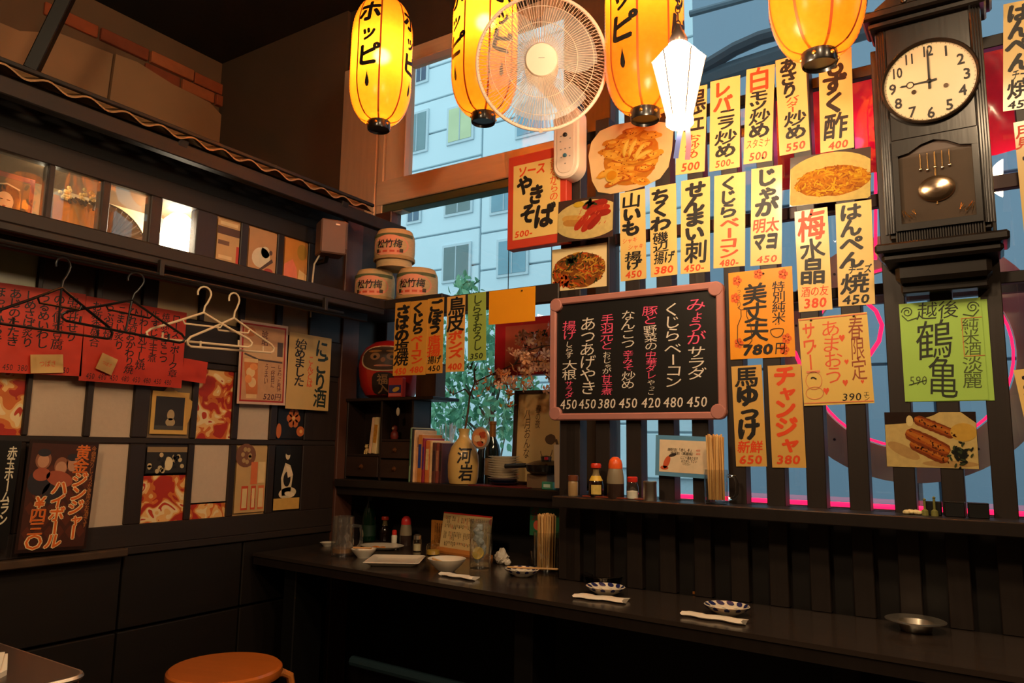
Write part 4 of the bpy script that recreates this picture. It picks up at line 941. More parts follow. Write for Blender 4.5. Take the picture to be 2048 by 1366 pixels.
# pendulum window
MB().bx(-.088, .088, yf+.012, yf+.0195, 1.755, 1.985, .001).build('pendulum_recess', M((74,56,46), .4, vary=.3, scale=14), ck, smooth=0)
arch = [(-.098,1.742),(.098,1.742),(.098,1.99),(.085,1.99),(.085,1.755),(-.085,1.755),(-.085,1.945),(-.055,1.955),(-.03,1.972),(0,1.980),(.03,1.972),(.055,1.955),(.085,1.945),(.085,1.995),(-.098,1.995)]
m = MB(); m.v = []
def flat(poly, y0, y1): 
    q = MB().prism(poly, y0, y1); q.v = [(a, c, b) for a, b, c in q.v]; return q
flat([(-.1,1.738),(.1,1.738),(.1,1.756),(-.1,1.756)], yf+.002, yf+.012).build('door_rail', BW, ck, smooth=0)
flat([(-.1,1.992),(-.1,1.945),(-.06,1.952),(-.03,1.970),(0,1.978),(.03,1.970),(.06,1.952),(.1,1.945),(.1,1.992)], yf+.002, yf+.012).build('carved_rail', BW, ck, smooth=0)
for s in (-1,1): MB().bx(s*.1, s*.086, yf+.002, yf+.012, 1.756, 1.946).build('door_stile', BW, ck, smooth=0)
BRASS = M((206,166,110), .22, metal=1., vary=.1)
m = MB()
for i in range(5): m.tube([(-.034+.017*i, yf+.009, 1.945),(-.034+.017*i, yf+.009, 1.905-.004*(i%2))], .0012, 6)
m.build('chime_rods', BRASS, ck)
m = MB()
for i in range(5): m.ball((-.034+.017*i, yf+.008, 1.902-.004*(i%2)), .004, 8, 6)
m.build('chime_ends', M((240,220,190), .15, metal=1.), ck)
MB().tube([(0, yf+.009, 1.945),(0, yf+.009, 1.80)], .002, 6).build('pendulum_rod', BRASS, ck)
MB().lathe([(.0,0),(.03,.001),(.038,.004),(.036,.008),(.026,.011),(.0,.012)], 32, (0, yf+.012, 1.843), rx(R(90)), sx=1.15, sy=.95).build('pendulum_bob', M((236,206,176), .16, metal=1., vary=.1), ck)
MB().bx(-.086, .086, yf+.0005, yf+.0015, 1.756, 1.946).build('door_glass', pane_material('clock_glass', (.9,.88,.84), rough=.02), ck, smooth=0)
m = MB()
for s in (-1,1):
    for i in range(8): m.tube([(s*(.05+.004*i), yf-.0005, 1.775+.006*math.sin(i*1.4)), (s*(.055+.004*i), yf-.0005, 1.785+.008*math.cos(i))], .001, 4)
m.build('gilt_ornament', BRASS, ck)
# reeded bands, base shelf and crown
for z0, z1 in ((1.706,1.738),(2.296,2.325)):
    m = MB()
    for i in range(34): m.lathe([(.0030,z0),(.0030,z1)], 6, (-.1+.2*i/33, yf+.012, 0))
    m.build('reeded_band', BW, ck)
MB().bx(-CW/2-.022, CW/2+.022, yf-.028, 0, 1.676, 1.702, .006).build('base_moulding', BW, ck, smooth=0)
MB().bx(-CW/2-.008, CW/2+.008, yf-.010, 0, 1.652, 1.677, .008).build('base_moulding', BW, ck, smooth=0)
MB().bx(-CW/2+.02, CW/2-.02, yf+.018, 0, 1.600, 1.652, .012).build('base_block', BW, ck, smooth=0)
MB().bx(-CW/2+.03, CW/2-.03, -.05, 0, 1.575, 1.600, .004).build('base_block', BW, ck, smooth=0)
MB().bx(-CW/2-.010, CW/2+.010, yf-.012, 0, 2.325, 2.345, .005).build('crown_moulding', BW, ck, smooth=0)
MB().bx(-CW/2-.024, CW/2+.024, yf-.030, 0, 2.345, 2.372, .006).build('crown_moulding', BW, ck, smooth=0)
flat([(-.13,2.372),(.13,2.372),(.125,2.40),(.09,2.425),(.05,2.44),(.03,2.475),(0,2.49),(-.03,2.475),(-.05,2.44),(-.09,2.425),(-.125,2.40)], yf+.02, yf+.05).build('pediment', BW, ck, smooth=0)
m = MB()
for i in range(7): m.ball((-.05+.0167*i, yf+.018, 2.405+.012*math.cos((i-3)*.6)), .008, 8, 5, (1,.5,.8))
m.build('carving', BW, ck)
# ================================================================ WALL FAN
FANW = M((236,212,190), .35, vary=.03); FANG = M((226,206,186), .3, vary=.03)
fc = at(1083, 127, Y=1.98); tocam = (CAM-fc); tocam.z *= .55; tocam.normalize()
fn_ = thing('wall_fan', 'cream wall fan with round wire guard mounted on the grille post', 'fan', tuple(fc))
q = align(tocam).to_4x4()
# choose roll so that local y is up-ish
zax = tocam; xax = Vector((0,0,1)).cross(zax).normalized(); yax = zax.cross(xax)
QF = Matrix((xax, yax, zax)).transposed()
def F(p): return QF @ Vector(p)
def fbuild(mb, name, mt, smooth=35):
    mb.v = [tuple(F(p)) for p in mb.v]; return mb.build(name, mt, fn_, smooth)
RF = (px_dir(1213,125)*1).length*0 + .1955*abs((fc-CAM).dot(FWD))/2.25
fr_ = 129/FPX*(fc-CAM).dot(FWD)
rim = MB().tube([(fr_*math.cos(a), fr_*math.sin(a), .0) for a in [2*math.pi*i/64 for i in range(64)]], .0062, 8, closed=True)
fbuild(rim, 'guard_rim', FANW)
m = MB()
prof = [(.24,.052),(.35,.056),(.6,.052),(.82,.036),(.94,.018),(1.0,.003)]
NW = 120
for i in range(NW):
    a = 2*math.pi*i/NW; m.tube([(fr_*r_*math.cos(a+.05*(1-r_)), fr_*r_*math.sin(a+.05*(1-r_)), z) for r_, z in prof], .00085, 4, cap=False)
for r_, z in ((.55,.0535),(.80,.038)): m.tube([(fr_*r_*math.cos(2*math.pi*k/48), fr_*r_*math.sin(2*math.pi*k/48), z-.001) for k in range(48)], .0011, 4, closed=True)
fbuild(m, 'front_guard', FANG)
m = MB()
for i in range(80):
    a = 2*math.pi*i/80; m.tube([(fr_*r_*math.cos(a), fr_*r_*math.sin(a), -z*1.0) for r_, z in ((.3,.06),(.6,.058),(.85,.04),(1.,.003))], .0009, 4, cap=False)
fbuild(m, 'rear_guard', FANG)
fbuild(MB().lathe([(fr_*.25,.050),(fr_*.25,.056),(fr_*.235,.061),(fr_*.10,.064),(.0001,.065)], 40), 'centre_cap', FANW)
g = MB(); htext(g, 'FAN', -.012, .012, .004, .006, .0, z=.0655); g = MB()
g.stroke([(-.010,.004),(.010,.004)], .0022, .0655); fbuild(g, 'badge', M((150,140,130), .4), 0)
BL = pane_material('fan_blade', (.82,.82,.80), haze=.30, hazec=(.72,.68,.62), rough=.3)
m = MB()
for k in range(3):
    a0 = 2*math.pi*k/3+.5; vs = []; fs = []; nr, na = 5, 9
    for i in range(nr+1):
        r_ = fr_*(.2+.66*i/nr)
        for j in range(na+1):
            t = j/na; a = a0+(t-.5)*(1.5+.35*math.sin(math.pi*i/nr))+.25*i/nr; vs.append((r_*math.cos(a), r_*math.sin(a), .018-.045*t*(.6+.4*i/nr)))
    for i in range(nr):
        for j in range(na): p = i*(na+1)+j; fs.append((p,p+1,p+na+2,p+na+1))
    o_ = len(m.v); m.add(vs, fs)
    b = MB(); b.add(vs, fs); fbuild(b, 'blade', BL, 60)
fbuild(MB().lathe([(.03,-.05),(.03,.03),(.02,.035)], 20), 'hub', FANW)
fbuild(MB().lathe([(.045,-.15),(.056,-.13),(.058,-.065),(.05,-.055)], 24), 'motor_housing', FANW)
base = Vector((-1.245, YG-.03, 2.235))-fc
m = MB(); m.tube([F((0,0,-.12)), F((0,-.03,-.14)), base+Vector((0,-.03,.12)), base+Vector((0,-.01,.08))], [.026,.026,.024,.024], 12); m.build('neck', FANW, fn_)
P0 = [(-.056+.0,.0)]
def rr_rect(w_, h_, r_, n=6):
    pts = []
    for cx, cy, a0 in ((w_/2-r_,h_/2-r_,0),(-w_/2+r_,h_/2-r_,90),(-w_/2+r_,-h_/2+r_,180),(w_/2-r_,-h_/2+r_,270)):
        for i in range(n+1): a = R(a0+90*i/n); pts.append((cx+r_*math.cos(a), cy+r_*math.sin(a)))
    return pts
def frontbox(w_, h_, r_, y0, y1, c, name, mt, root, inset=.006):
    p = rr_rect(w_, h_, r_); p2 = rr_rect(w_-2*inset, h_-2*inset, r_-inset); n = len(p)
    vs = [(x+c[0], y1, z+c[1]) for x, z in p]+[(x+c[0], y0+inset, z+c[1]) for x, z in p]+[(x+c[0], y0, z+c[1]) for x, z in p2]
    fs = [tuple(range(2*n, 3*n))[::-1]]
    for k in range(n):
        j = (k+1) % n; fs += [(k,j,n+j,n+k),(n+k,n+j,2*n+j,2*n+k)]
    return MB().add(vs, fs).build(name, mt, root)
frontbox(.105, .275, .05, base.y-.035, base.y+.026, (base.x, base.z), 'base_housing', FANW, fn_)
frontbox(.070, .20, .032, base.y-.037, base.y-.034, (base.x+.0, base.z-.02), 'control_panel', M((226,202,180), .4), fn_, .001)
for dz, rr_, c in ((.022,.008,(40,34,32)),(-.055,.007,(60,110,130))):
    MB().lathe([(rr_,0),(rr_,.006),(rr_*.7,.008)], 14, (base.x+.0, base.y-.036, base.z+dz), rx(R(90))).build('button', M(c, .4), fn_)
g = MB()
for dx, dz in ((-.018,.02),(-.02,.0),(.02,.005),(-.018,-.03),(.0,-.03),(.018,-.03),(-.016,-.06),(.018,-.06),(.0,-.085)): g.box((base.x+dx, base.y-.0375, base.z+dz), (.006,.001,.004))
g.build('panel_marks', M((150,136,126), .5), fn_, smooth=0)
MB().tube([F((-.1*0,-fr_,.0)), F((0,-fr_-.004,.006))], .008, 8).build('rim_clip', FANW, fn_)
# ================================================================ LANTERNS
def paper_material(name, rgb, rgb2):
    m = bpy.data.materials.new(name); m.use_nodes = True; nt = m.node_tree
    for n in list(nt.nodes): nt.nodes.remove(n)
    out = nt.nodes.new('ShaderNodeOutputMaterial'); di = nt.nodes.new('ShaderNodeBsdfDiffuse'); tl = nt.nodes.new('ShaderNodeBsdfTranslucent'); rf = nt.nodes.new('ShaderNodeBsdfRefraction')
    tc = nt.nodes.new('ShaderNodeTexCoord'); nz = nt.nodes.new('ShaderNodeTexNoise'); nz.inputs['Scale'].default_value = 60; nt.links.new(tc.outputs['Object'], nz.inputs[0])
    mx = nt.nodes.new('ShaderNodeMix'); mx.data_type = 'RGBA'; mx.inputs[6].default_value = lin(rgb)+(1,); mx.inputs[7].default_value = lin(rgb2)+(1,); nt.links.new(nz.outputs[0], mx.inputs[0])
    for n in (di, tl, rf): nt.links.new(mx.outputs[2], n.inputs[0])
    rf.inputs['Roughness'].default_value = .5; rf.inputs['IOR'].default_value = 1.25
    a = nt.nodes.new('ShaderNodeMixShader'); a.inputs[0].default_value = .42; nt.links.new(tl.outputs[0], a.inputs[1]); nt.links.new(rf.outputs[0], a.inputs[2])
    b = nt.nodes.new('ShaderNodeMixShader'); b.inputs[0].default_value = .72; nt.links.new(di.outputs[0], b.inputs[1]); nt.links.new(a.outputs[0], b.inputs[2])
    gl = nt.nodes.new('ShaderNodeBsdfGlossy'); gl.inputs['Roughness'].default_value = .25; fr = nt.nodes.new('ShaderNodeFresnel'); fr.inputs[0].default_value = 1.3
    c = nt.nodes.new('ShaderNodeMixShader'); nt.links.new(fr.outputs[0], c.inputs[0]); nt.links.new(b.outputs[0], c.inputs[1]); nt.links.new(gl.outputs[0], c.inputs[2])
    nt.links.new(c.outputs[0], out.inputs[0]); return m
PAPER = paper_material('lantern_paper', (255,166,50), (255,152,36))
SEAM = M((196,84,22), .6, vary=.1); LCAP = M((20,16,14), .3, vary=.2, coat=.4)
def lantern(label, px, pyb, Y, w_px, htot, ang0, power, bulb_h):
    b = at(px, pyb, Y=Y); dep = (b-CAM).dot(FWD); rad = w_px/2/FPX*dep
    t = thing('paper_lantern', label, 'lantern', tuple(b), math.atan2(-b.x, b.y), 'orange paper lanterns')
    H = htot
    def rz_(z):                      # radius at height z of the smooth body
        e = .30*H
        if z < e: q = (e-z)/e
        elif z > H-e: q = (z-(H-e))/e
        else: q = 0
        return rad*(.36+.64*math.sqrt(max(0, 1-q**2.0)))
    prof = []; NR = 46
    for i in range(NR*2+1):
        z = H*i/(NR*2); prof.append((rz_(z)+(.0011 if i % 2 == 0 else -.0009), z))
    MB().lathe(prof, 40, cap0=False, cap1=False).build('paper_shade', PAPER, t, 60)
    m = MB()
    for k in range(8):
        a = R(ang0+22.5+45*k)-math.pi/2; vs = []; fs = []
        for i in range(40):
            z = H*i/39; r_ = rz_(z)+.0016; hw = .0036/r_
            vs += [(r_*math.cos(a-hw), r_*math.sin(a-hw), z),(r_*math.cos(a+hw), r_*math.sin(a+hw), z)]
        for i in range(39): fs.append((2*i,2*i+1,2*i+3,2*i+2))
        MB().add(vs, fs).build('seam', SEAM, t)
    for k in range(4):
        mb = MB(); hh = H*.175
        for i, c in enumerate('ホッピ'):
            zc = H*(.80-.18*i); wd = rad*(.86 if c != 'ッ' else .6)
            put(mb, c, 0, zc, wd*.95, wd*.95*(1.0), random.uniform(-.08,.08), .045, .1)
        zc = H*.25; mb.poly([(.0045*rad/.12*x, zc+.009*rad/.12*y) for x, y in [(0,3.4),(.6,1.6),(1.6,-.6),(1.9,-2),(1.2,-3.2),(0,-3.6),(-1.2,-3.2),(-1.9,-2),(-1.6,-.6),(-.6,1.6)]])
        bm = bmesh.new(); bv = [bm.verts.new((v[0], v[1], 0)) for v in mb.v]
        for f in mb.f:
            try: bm.faces.new([bv[i] for i in f])
            except ValueError: pass
        bmesh.ops.triangulate(bm, faces=bm.faces)
        for _ in range(3):
            ed = [e for e in bm.edges if abs(e.verts[0].co.x-e.verts[1].co.x) > .018]
            if not ed: break
            bmesh.ops.subdivide_edges(bm, edges=ed, cuts=1); bmesh.ops.triangulate(bm, faces=bm.faces)
        a0 = R(ang0+90*k)-math.pi/2
        for v in bm.verts:
            z = v.co.y; r_ = rz_(z)+.0022; a = a0+v.co.x/rad; v.co = (r_*math.cos(a), r_*math.sin(a), z)
        me = bpy.data.meshes.new('lettering'); bm.to_mesh(me); bm.free(); me.materials.append(INK); o = bpy.data.objects.new('lettering', me); COL.objects.link(o); o.parent = t
    rb = rz_(0)
    MB().lathe([(.0,-.026),(rb*.9,-.026),(rb*.98,-.034),(rb*1.02,-.03),(rb*1.04,.0),(rb*1.02,.008),(rb*.9,.008)], 28, cap0=False, cap1=False).build('bottom_ring', LCAP, t)
    m = MB()
    for k in range(6): m.ball((rb*1.035*math.cos(R(60*k+15)), rb*1.035*math.sin(R(60*k+15)), -.016), .006, 8, 5)
    m.build('stud', M((214,150,60), .3, metal=.9), t)
    MB().lathe([(rb*1.04,H-.006),(rb*1.05,H),(rb*1.02,H+.03),(rb*.98,H+.034),(rb*.9,H+.034),(rb*.9,H-.006)], 28, cap0=False, cap1=False).build('top_ring', LCAP, t)
    MB().tube([(0,0,H*bulb_h+.06),(0,0,H+.05),(0,0,CEIL-.012-b.z)], .004, 6).build('cord', LCAP, t)
    MB().ball((0,0,H*bulb_h), .026, 10, 6, (1,1,1.25)).build('bulb', M((255,208,136), .4, vary=0, emit=power*40), t)
    MB().lathe([(.016,H*bulb_h+.03),(.018,H*bulb_h+.07)], 12).build('socket', LCAP, t)
    return t
lantern('orange paper lantern farthest left, hanging before the wooden window post', 758, 245, 2.14, 122, .53, -26, POW_LANTERN*1.1, .52)
lantern('orange paper lantern partly behind the wall fan', 967, 229, 2.14, 132, .53, -60, POW_LANTERN*1.1, .66)
lantern('orange paper lantern behind the bright hanging lamp', 1290, 222, 2.14, 158, .53, -32, POW_LANTERN*1.1, .86)
lantern('largest orange paper lantern, cut by the top edge beside the clock', 1638, 108, 2.03, 184, .53, -4, POW_LANTERN*.85, .62)
# ================================================================ BRIGHT HANGING LAMP
lc = at(1358, 160, Y=1.72)
hl = thing('hanging_lamp', 'dazzling white faceted hanging lamp with two ribbons', 'lamp', tuple(lc), .3)
SH = M((255,222,180), .35, vary=0, emit=POW_LAMP*5)
MB().lathe([(.028,-.105),(.034,-.09),(.062,.045),(.066,.055)], 6, cap0=False, cap1=False).build('glass_panels', SH, hl, 0)
MB().lathe([(.066,.055),(.040,.085),(.020,.100)], 6, cap0=False).build('upper_glass', SH, hl, 0)
MET = M((210,196,180), .3, metal=.7)
m = MB()
for k in range(6):
    a = math.pi*k/3; m.tube([(.030*math.cos(a),.030*math.sin(a),-.105),(.0635*math.cos(a),.0635*math.sin(a),.045),(.0675*math.cos(a),.0675*math.sin(a),.055),(.02*math.cos(a),.02*math.sin(a),.1)], .0022, 5)
m.build('ribs', MET, hl)
MB().lathe([(.026,-.125),(.034,-.118),(.034,-.104),(.028,-.102)], 18).build('bottom_cup', SH, hl)
MB().lathe([(.022,.098),(.024,.11),(.012,.135),(.006,.15)], 14).build('finial', M((110,92,84), .3, metal=.6), hl)
m = MB(); zt = CEIL-.012-lc.z; n = int((zt-.15)/.022)
for i in range(n):
    z = .15+.022*i; pl_ = [(.006*math.cos(q), 0, z+.013*math.sin(q)) for q in [2*math.pi*j/10 for j in range(10)]]
    if i % 2: pl_ = [(y, x, zz) for x, y, zz in pl_]
    m.tube(pl_, .0016, 4, closed=True)
m.build('chain', M((96,80,70), .35, metal=.8), hl)
def ribbon(pts, wd, mt):
    vs = []; fs = []
    for i, p in enumerate(pts):
        p = Vector(p); vs += [p+RIGHT*wd/2, p-RIGHT*wd/2]
    for i in range(len(pts)-1): fs.append((2*i,2*i+1,2*i+3,2*i+2))
    for k in range(len(vs)): vs[k] = rz(-.3) @ Vector(vs[k])
    MB().add(vs, fs).build('ribbon', mt, hl)
ribbon([RIGHT*.018+Vector((0,-.01,-.105)), RIGHT*.010+Vector((0,-.02,-.135)), RIGHT*.002+Vector((0,-.02,-.175)), RIGHT*-.004+Vector((0,-.02,-.215))], .013, M((120,140,226), .5))
ribbon([RIGHT*.024+Vector((0,-.014,-.105)), RIGHT*.028+Vector((0,-.024,-.135)), RIGHT*.030+Vector((0,-.024,-.18)), RIGHT*.026+Vector((0,-.024,-.22))], .013, M((236,160,190), .5))
# ================================================================ LEDGE AND WHAT STANDS ON IT
TZ = .986
lg = thing('ledge_shelf', 'dark narrow ledge running along the foot of the grille', 'shelf', (-.2, 2.24, TZ))
MB().bx(-1.06, 1.1, -.06, .058, -.036, 0, .003).build('board', DARK, lg, smooth=0)
CT = .70
f0, f1 = at(523,1108.6,Z=CT), at(2048,1356,Z=CT)
dirx = (f1-f0).normalized(); fe = f0+dirx*((XR-.6-f0.x)/dirx.x); fw_ = f0+dirx*((XL+.013-f0.x)/dirx.x)
ct = thing('counter', 'long dark stained wooden counter along the window wall', 'counter', (-1.0, 2.2, CT))
poly = [(fw_.x+1.0, fw_.y-2.2), (fe.x+1.0, fe.y-2.2), (fe.x+1.0, .10), (-.305, .10), (-.305, YW-.032-2.2), (fw_.x+1.0, YW-.032-2.2)]
CTM = M((54,44,38), .24, vary=.3, scale=5, bump=.1, stretch=(.5,8,8), coat=.3)
MB().prism(poly, -.012, 0).build('top', CTM, ct, smooth=0)
pf = [(x, y) for x, y in poly]; pf[0] = (pf[0][0], pf[0][1]+.004); pf[1] = (pf[1][0], pf[1][1]+.004)
MB().prism(pf, -.044, -.012).build('edge', DARK, ct, smooth=0)
for x in (-1.45, -.35, .6, 1.5): MB().bx(x, x+.07, -.1, .05, -.70, -.044, .004).build('support', BLACK, ct, smooth=0)
a, b = at(715,1262,Y=2.12), at(1300,1372,Y=2.06)
tag(MB().tube([(-2.2,2.25,.30),(-1.2,2.22,.30),(1.2,2.15,.30)], .02, 10).build('foot_rail', M((40,62,70), .5, vary=.15)), 'dull teal foot rail in the shadow under the counter', 'rail')

HAZED = pane_material('hazed_glass', (.92,.93,.92), haze=.028, hazec=(.8,.78,.72), f0=.16, rough=.03)  # pale haze in the colour stands in for light catching the glass
GL = M((236,240,238), .04, vary=0, trans=1., ior=1.45)
SOY = M((30,16,12), .08, vary=.1, coat=.6); WHT = M((226,214,192), .25, vary=.05, coat=.3); STEEL = M((214,204,188), .36, metal=1., vary=.08, scale=40)
def spot(px, py, Z=CT): p = at(px, py, Z=Z); return p
def put_at(name, label, cat, px, py, Z, group=None, Y=None, rot=0.):
    if Y is not None: p = at(px, py, Y=Y); p.z = Z
    else: p = at(px, py, Z=Z)
    return thing(name, label, cat, (p.x, p.y, Z), rot, group)
def soy_bottle(t, s=1., capc=(206,52,28), label=True):
    MB().lathe([(.029*s,0),(.031*s,.004*s),(.031*s,.05*s),(.027*s,.068*s),(.016*s,.088*s),(.012*s,.10*s)], 20).build('body', SOY, t)
    MB().lathe([(.0175*s,.086*s),(.013*s,.10*s),(.013*s,.116*s)], 18).build('neck', M((196,170,120), .1, trans=.6), t)
    MB().lathe([(.013*s,.116*s),(.021*s,.118*s),(.022*s,.130*s),(.018*s,.137*s),(.0,.138*s)], 18).build('cap', M(capc, .35), t)
    if label:
        MB().lathe([(.0285*s,.066*s),(.0272*s,.0695*s),(.0225*s,.079*s),(.0185*s,.0862*s)], 20, cap0=False, cap1=False).build('shoulder_label', M((222,180,60), .5), t)
        mb = MB(); vs = []; fs = []
        for i in range(9): a = -math.pi/2-.7+1.4*i/8+.5; vs += [(.0316*s*math.cos(a), .0316*s*math.sin(a), .012*s),(.0316*s*math.cos(a), .0316*s*math.sin(a), .05*s)]
        for i in range(8): fs.append((2*i,2*i+2,2*i+3,2*i+1))
        mb.add(vs, fs).build('paper_label', M((206,176,90), .5, vary=.4, scale=60), t)
def sauce_bottle(t, s=1., capc=(232,92,34)):
    MB().lathe([(.033*s,0),(.035*s,.004*s),(.035*s,.058*s)], 22, cap1=False).build('sauce', M((54,38,32), .3), t)
    MB().lathe([(.035*s,.058*s),(.0345*s,.08*s),(.031*s,.105*s),(.027*s,.122*s)], 22, cap0=False).build('body', M((150,134,108), .35, trans=.15), t)
    MB().lathe([(.0285*s,.118*s),(.0285*s,.135*s),(.024*s,.152*s),(.013*s,.163*s),(.007*s,.165*s)], 20).build('cap', M(capc, .35), t)
t = put_at('spice_jar', 'small spice jar with brown lid at the left end of the ledge', 'jar', 1146, 989, TZ, Y=2.245)
MB().lathe([(.016,0),(.017,.003),(.017,.045),(.014,.05)], 16).build('glass', M((196,160,110), .2, trans=.4), t); MB().lathe([(.0175,.05),(.0175,.066),(.015,.068)], 16).build('lid', M((110,60,36), .4), t)
t = put_at('soy_sauce_bottle', 'soy sauce bottle with red cap and yellow shoulders on the ledge', 'bottle', 1192, 990, TZ, Y=2.245); soy_bottle(t, .80)
t = put_at('sauce_bottle', 'squat grey-brown sauce bottle with rounded orange cap on the ledge', 'bottle', 1231, 992, TZ, Y=2.245); sauce_bottle(t, .80)
t = put_at('salt_shaker', 'clear salt shaker with red lid, half full of white salt', 'shaker', 1265, 995, TZ, Y=2.235)
MB().lathe([(.0185,0),(.0195,.003),(.019,.04),(.014,.055)], 18).build('glass', CLEAR, t); MB().lathe([(.0175,.003),(.0175,.025),(.0,.028)], 16).build('salt', M((232,224,208), .8), t); MB().lathe([(.0155,.054),(.0165,.058),(.0165,.068),(.014,.071)], 16).build('lid', M((206,46,30), .4), t)
t = put_at('steel_shaker', 'short brushed steel shaker beside the salt', 'shaker', 1300, 997, TZ, Y=2.235)
MB().lathe([(.021,0),(.0215,.003),(.0205,.05),(.0215,.052),(.0215,.058),(.018,.060),(.0,.059)], 22).build('body', STEEL, t)
tr = put_at('condiment_tray', 'low reddish tray under the condiments on the ledge', 'tray', 1235, 994, TZ, Y=2.25)
def jar_of_chopsticks(t, s, n, hgt, handle):
    MB().lathe([(.036*s,0),(.038*s,.004),(.040*s,.115*s),(.0375*s,.115*s),(.035*s,.010),(.0,.010)], 24).build('glass', CLEAR, t)
    if handle: MB().tube([(.038*s,0,.095*s),(.062*s,0,.092*s),(.070*s,0,.07*s),(.068*s,0,.035*s),(.058*s,0,.02*s),(.038*s,0,.018*s)], .0055, 8).build('handle', GL, t)
    cols = [M(c, .6, vary=.1, stretch=(20,20,1)) for c in ((222,172,104),(206,152,86),(232,186,120))]
    for k in range(n):
        r_ = .026*s*math.sqrt((k+.5)/n); a = 2.4*k; x, y = r_*math.cos(a), r_*math.sin(a)
        h = hgt*random.uniform(.95,1.0)
        MB().box((x*1.02, y*1.02, .012+h/2), (.0052,.0048,h), .001, rx(random.uniform(-.03,.03)) @ ry(random.uniform(-.03,.03))).build('chopstick', cols[k % 3], t, smooth=0)
t = put_at('chopstick_mug', 'glass mug packed with tall wooden chopsticks on the ledge', 'mug', 1433, 1006, TZ, Y=2.235); t.rotation_euler.z = R(25); jar_of_chopsticks(t, .88, 40, .195, True)
# framed sign on the ledge
sg = sheet('notice_card', 'blue framed card with black writing standing behind the chopsticks', 'card', (1311,869),(1430,875),(1429,958),(1312,951), 2.285, (), M((96,150,190), .4, vary=.05), thick=.004,
  extra=lambda o, wv, hv, z: patches([((232,206,170),[('r',-.43,-.40,.47,.39)]),((206,90,50),[('e',-.30,-.16,.05,.17,-.4),('e',-.34,-.3,.07,.05)]),((60,50,44),[('e',-.2,.02,.07,.04,.3)])])(o, wv, hv, z))[0]
g = MB(); htext(g, '焼酎割「赤しそ」', -.055, .03, .020, .0085, .01, z=.0036); htext(g, '梅酒割（黒糖梅）', -.045, .035, .009, .0085, .01, z=.0036); htext(g, 'にごり酒あります', -.012, .045, -.004, .008, .0, z=.0036); htext(g, 'おためし下さい', -.010, .042, -.014, .008, .0, z=.0036); htext(g, 'ください', -.006, .02, -.023, .007, .0, z=.0036); g.build('lettering', INK, sg, smooth=0)
g = MB(); htext(g, '400', .038, .052, .021, .007, .0, z=.0036); htext(g, '400', .038, .052, .010, .007, .0, z=.0036); g.build('lettering', RED, sg, smooth=0)
# bits at the right end of the ledge
t = put_at('miniature_garden', 'tiny ornament of pale stones with two little posts on the ledge', 'ornament', 1840, 1032, TZ, Y=2.25)
m = MB()
for k in range(9): m.ball((-.032+random.uniform(0,.035), random.uniform(-.012,.012), .006), random.uniform(.006,.010), 7, 5, (1,1,.7))
m.build('stones', M((226,206,150), .7, vary=.15), t)
for x, h in ((.012,.038),(.034,.044)): MB().lathe([(.009,0),(.008,.012),(.003,.016),(.003,h),(.0045,h+.002),(.0,h+.006)], 10, (x,0,0)).build('post', M((120,116,60), .4), t)
MB().bx(.012,.05,.004,.022,0,.036,.002).build('backing_block', BLACK, t, smooth=0)
t = put_at('small_black_box', 'small plain black box on the ledge, left of two', 'box', 1911, 1034, TZ, Y=2.255, group='black boxes'); MB().box((0,0,.018), (.045,.03,.036), .002).build('body', BLACK, t, smooth=0); MB().box((0,0,.0365), (.046,.031,.003), .001).build('lid', M((26,22,20), .4), t, smooth=0)
clone(t, (at(1958,1040,Y=2.25).x, 2.25, TZ), .1, 'small plain black box on the ledge, right of two')
MB().bx(-.115,.115,-.028,.028,0,.004,.001).build('base', M((120,50,30), .4), tr, smooth=0)
# ================================================================ ON THE COUNTER
def bowl(t, prof, mt, n=36, sx=1, sy=1, nm='body'): return MB().lathe(prof, n, sx=sx, sy=sy).build(nm, mt, t)
# beer mug
t = put_at('beer_mug', 'nearly empty glass beer mug at the left end of the counter', 'mug', 684, 1112, CT, rot=R(20)); t.scale = (1.2,)*3
MB().lathe([(.036,0),(.038,.006),(.036,.13),(.033,.13),(.034,.012),(.0,.012)], 24).build('glass', HAZED, t)
MB().tube([(.036,0,.10),(.062,0,.10),(.068,0,.075),(.066,0,.045),(.054,0,.03),(.036,0,.028)], .006, 8).build('handle', HAZED, t)
MB().lathe([(.0335,.0125),(.0335,.026),(.0,.026)], 24).build('beer', M((206,140,60), .1, trans=.5), t)
t = put_at('round_plate', 'white oval plate with an orange smear, behind the small bowl', 'plate', 764, 1098, CT, rot=.1)
bowl(t, [(.05,0),(.055,.002),(.088,.014),(.090,.016),(.086,.0165),(.054,.006),(.0,.005)], WHT, sx=1.1, sy=.9)
m = MB()
for k in range(7): m.ball((-.01+random.uniform(-.03,.03), random.uniform(-.02,.02), .0075), random.uniform(.005,.010), 7, 5, (1.4,1,.35))
m.build('sauce_smear', M((206,124,40), .4), t)
t = put_at('small_bowl', 'small white bowl next to the beer mug', 'bowl', 727, 1115, CT); bowl(t, [(.024,0),(.026,.004),(.046,.026),(.050,.034),(.047,.034),(.024,.010),(.0,.009)], WHT)
MB().tube([(-.045,-.015,.036),(.03,.012,.037)], .0035, 6).build('spoon_handle', M((206,150,90), .5), t)
t = put_at('sauce_dish', 'tiny white dish peeking out left of the beer mug', 'dish', 655, 1092, CT); bowl(t, [(.018,0),(.02,.003),(.034,.016),(.031,.016),(.016,.006),(.0,.005)], WHT)
t = put_at('square_plate', 'square white plate with upturned rim in the middle of the used dishes', 'plate', 790, 1127, CT, rot=R(32))
m = MB(); hs = .104
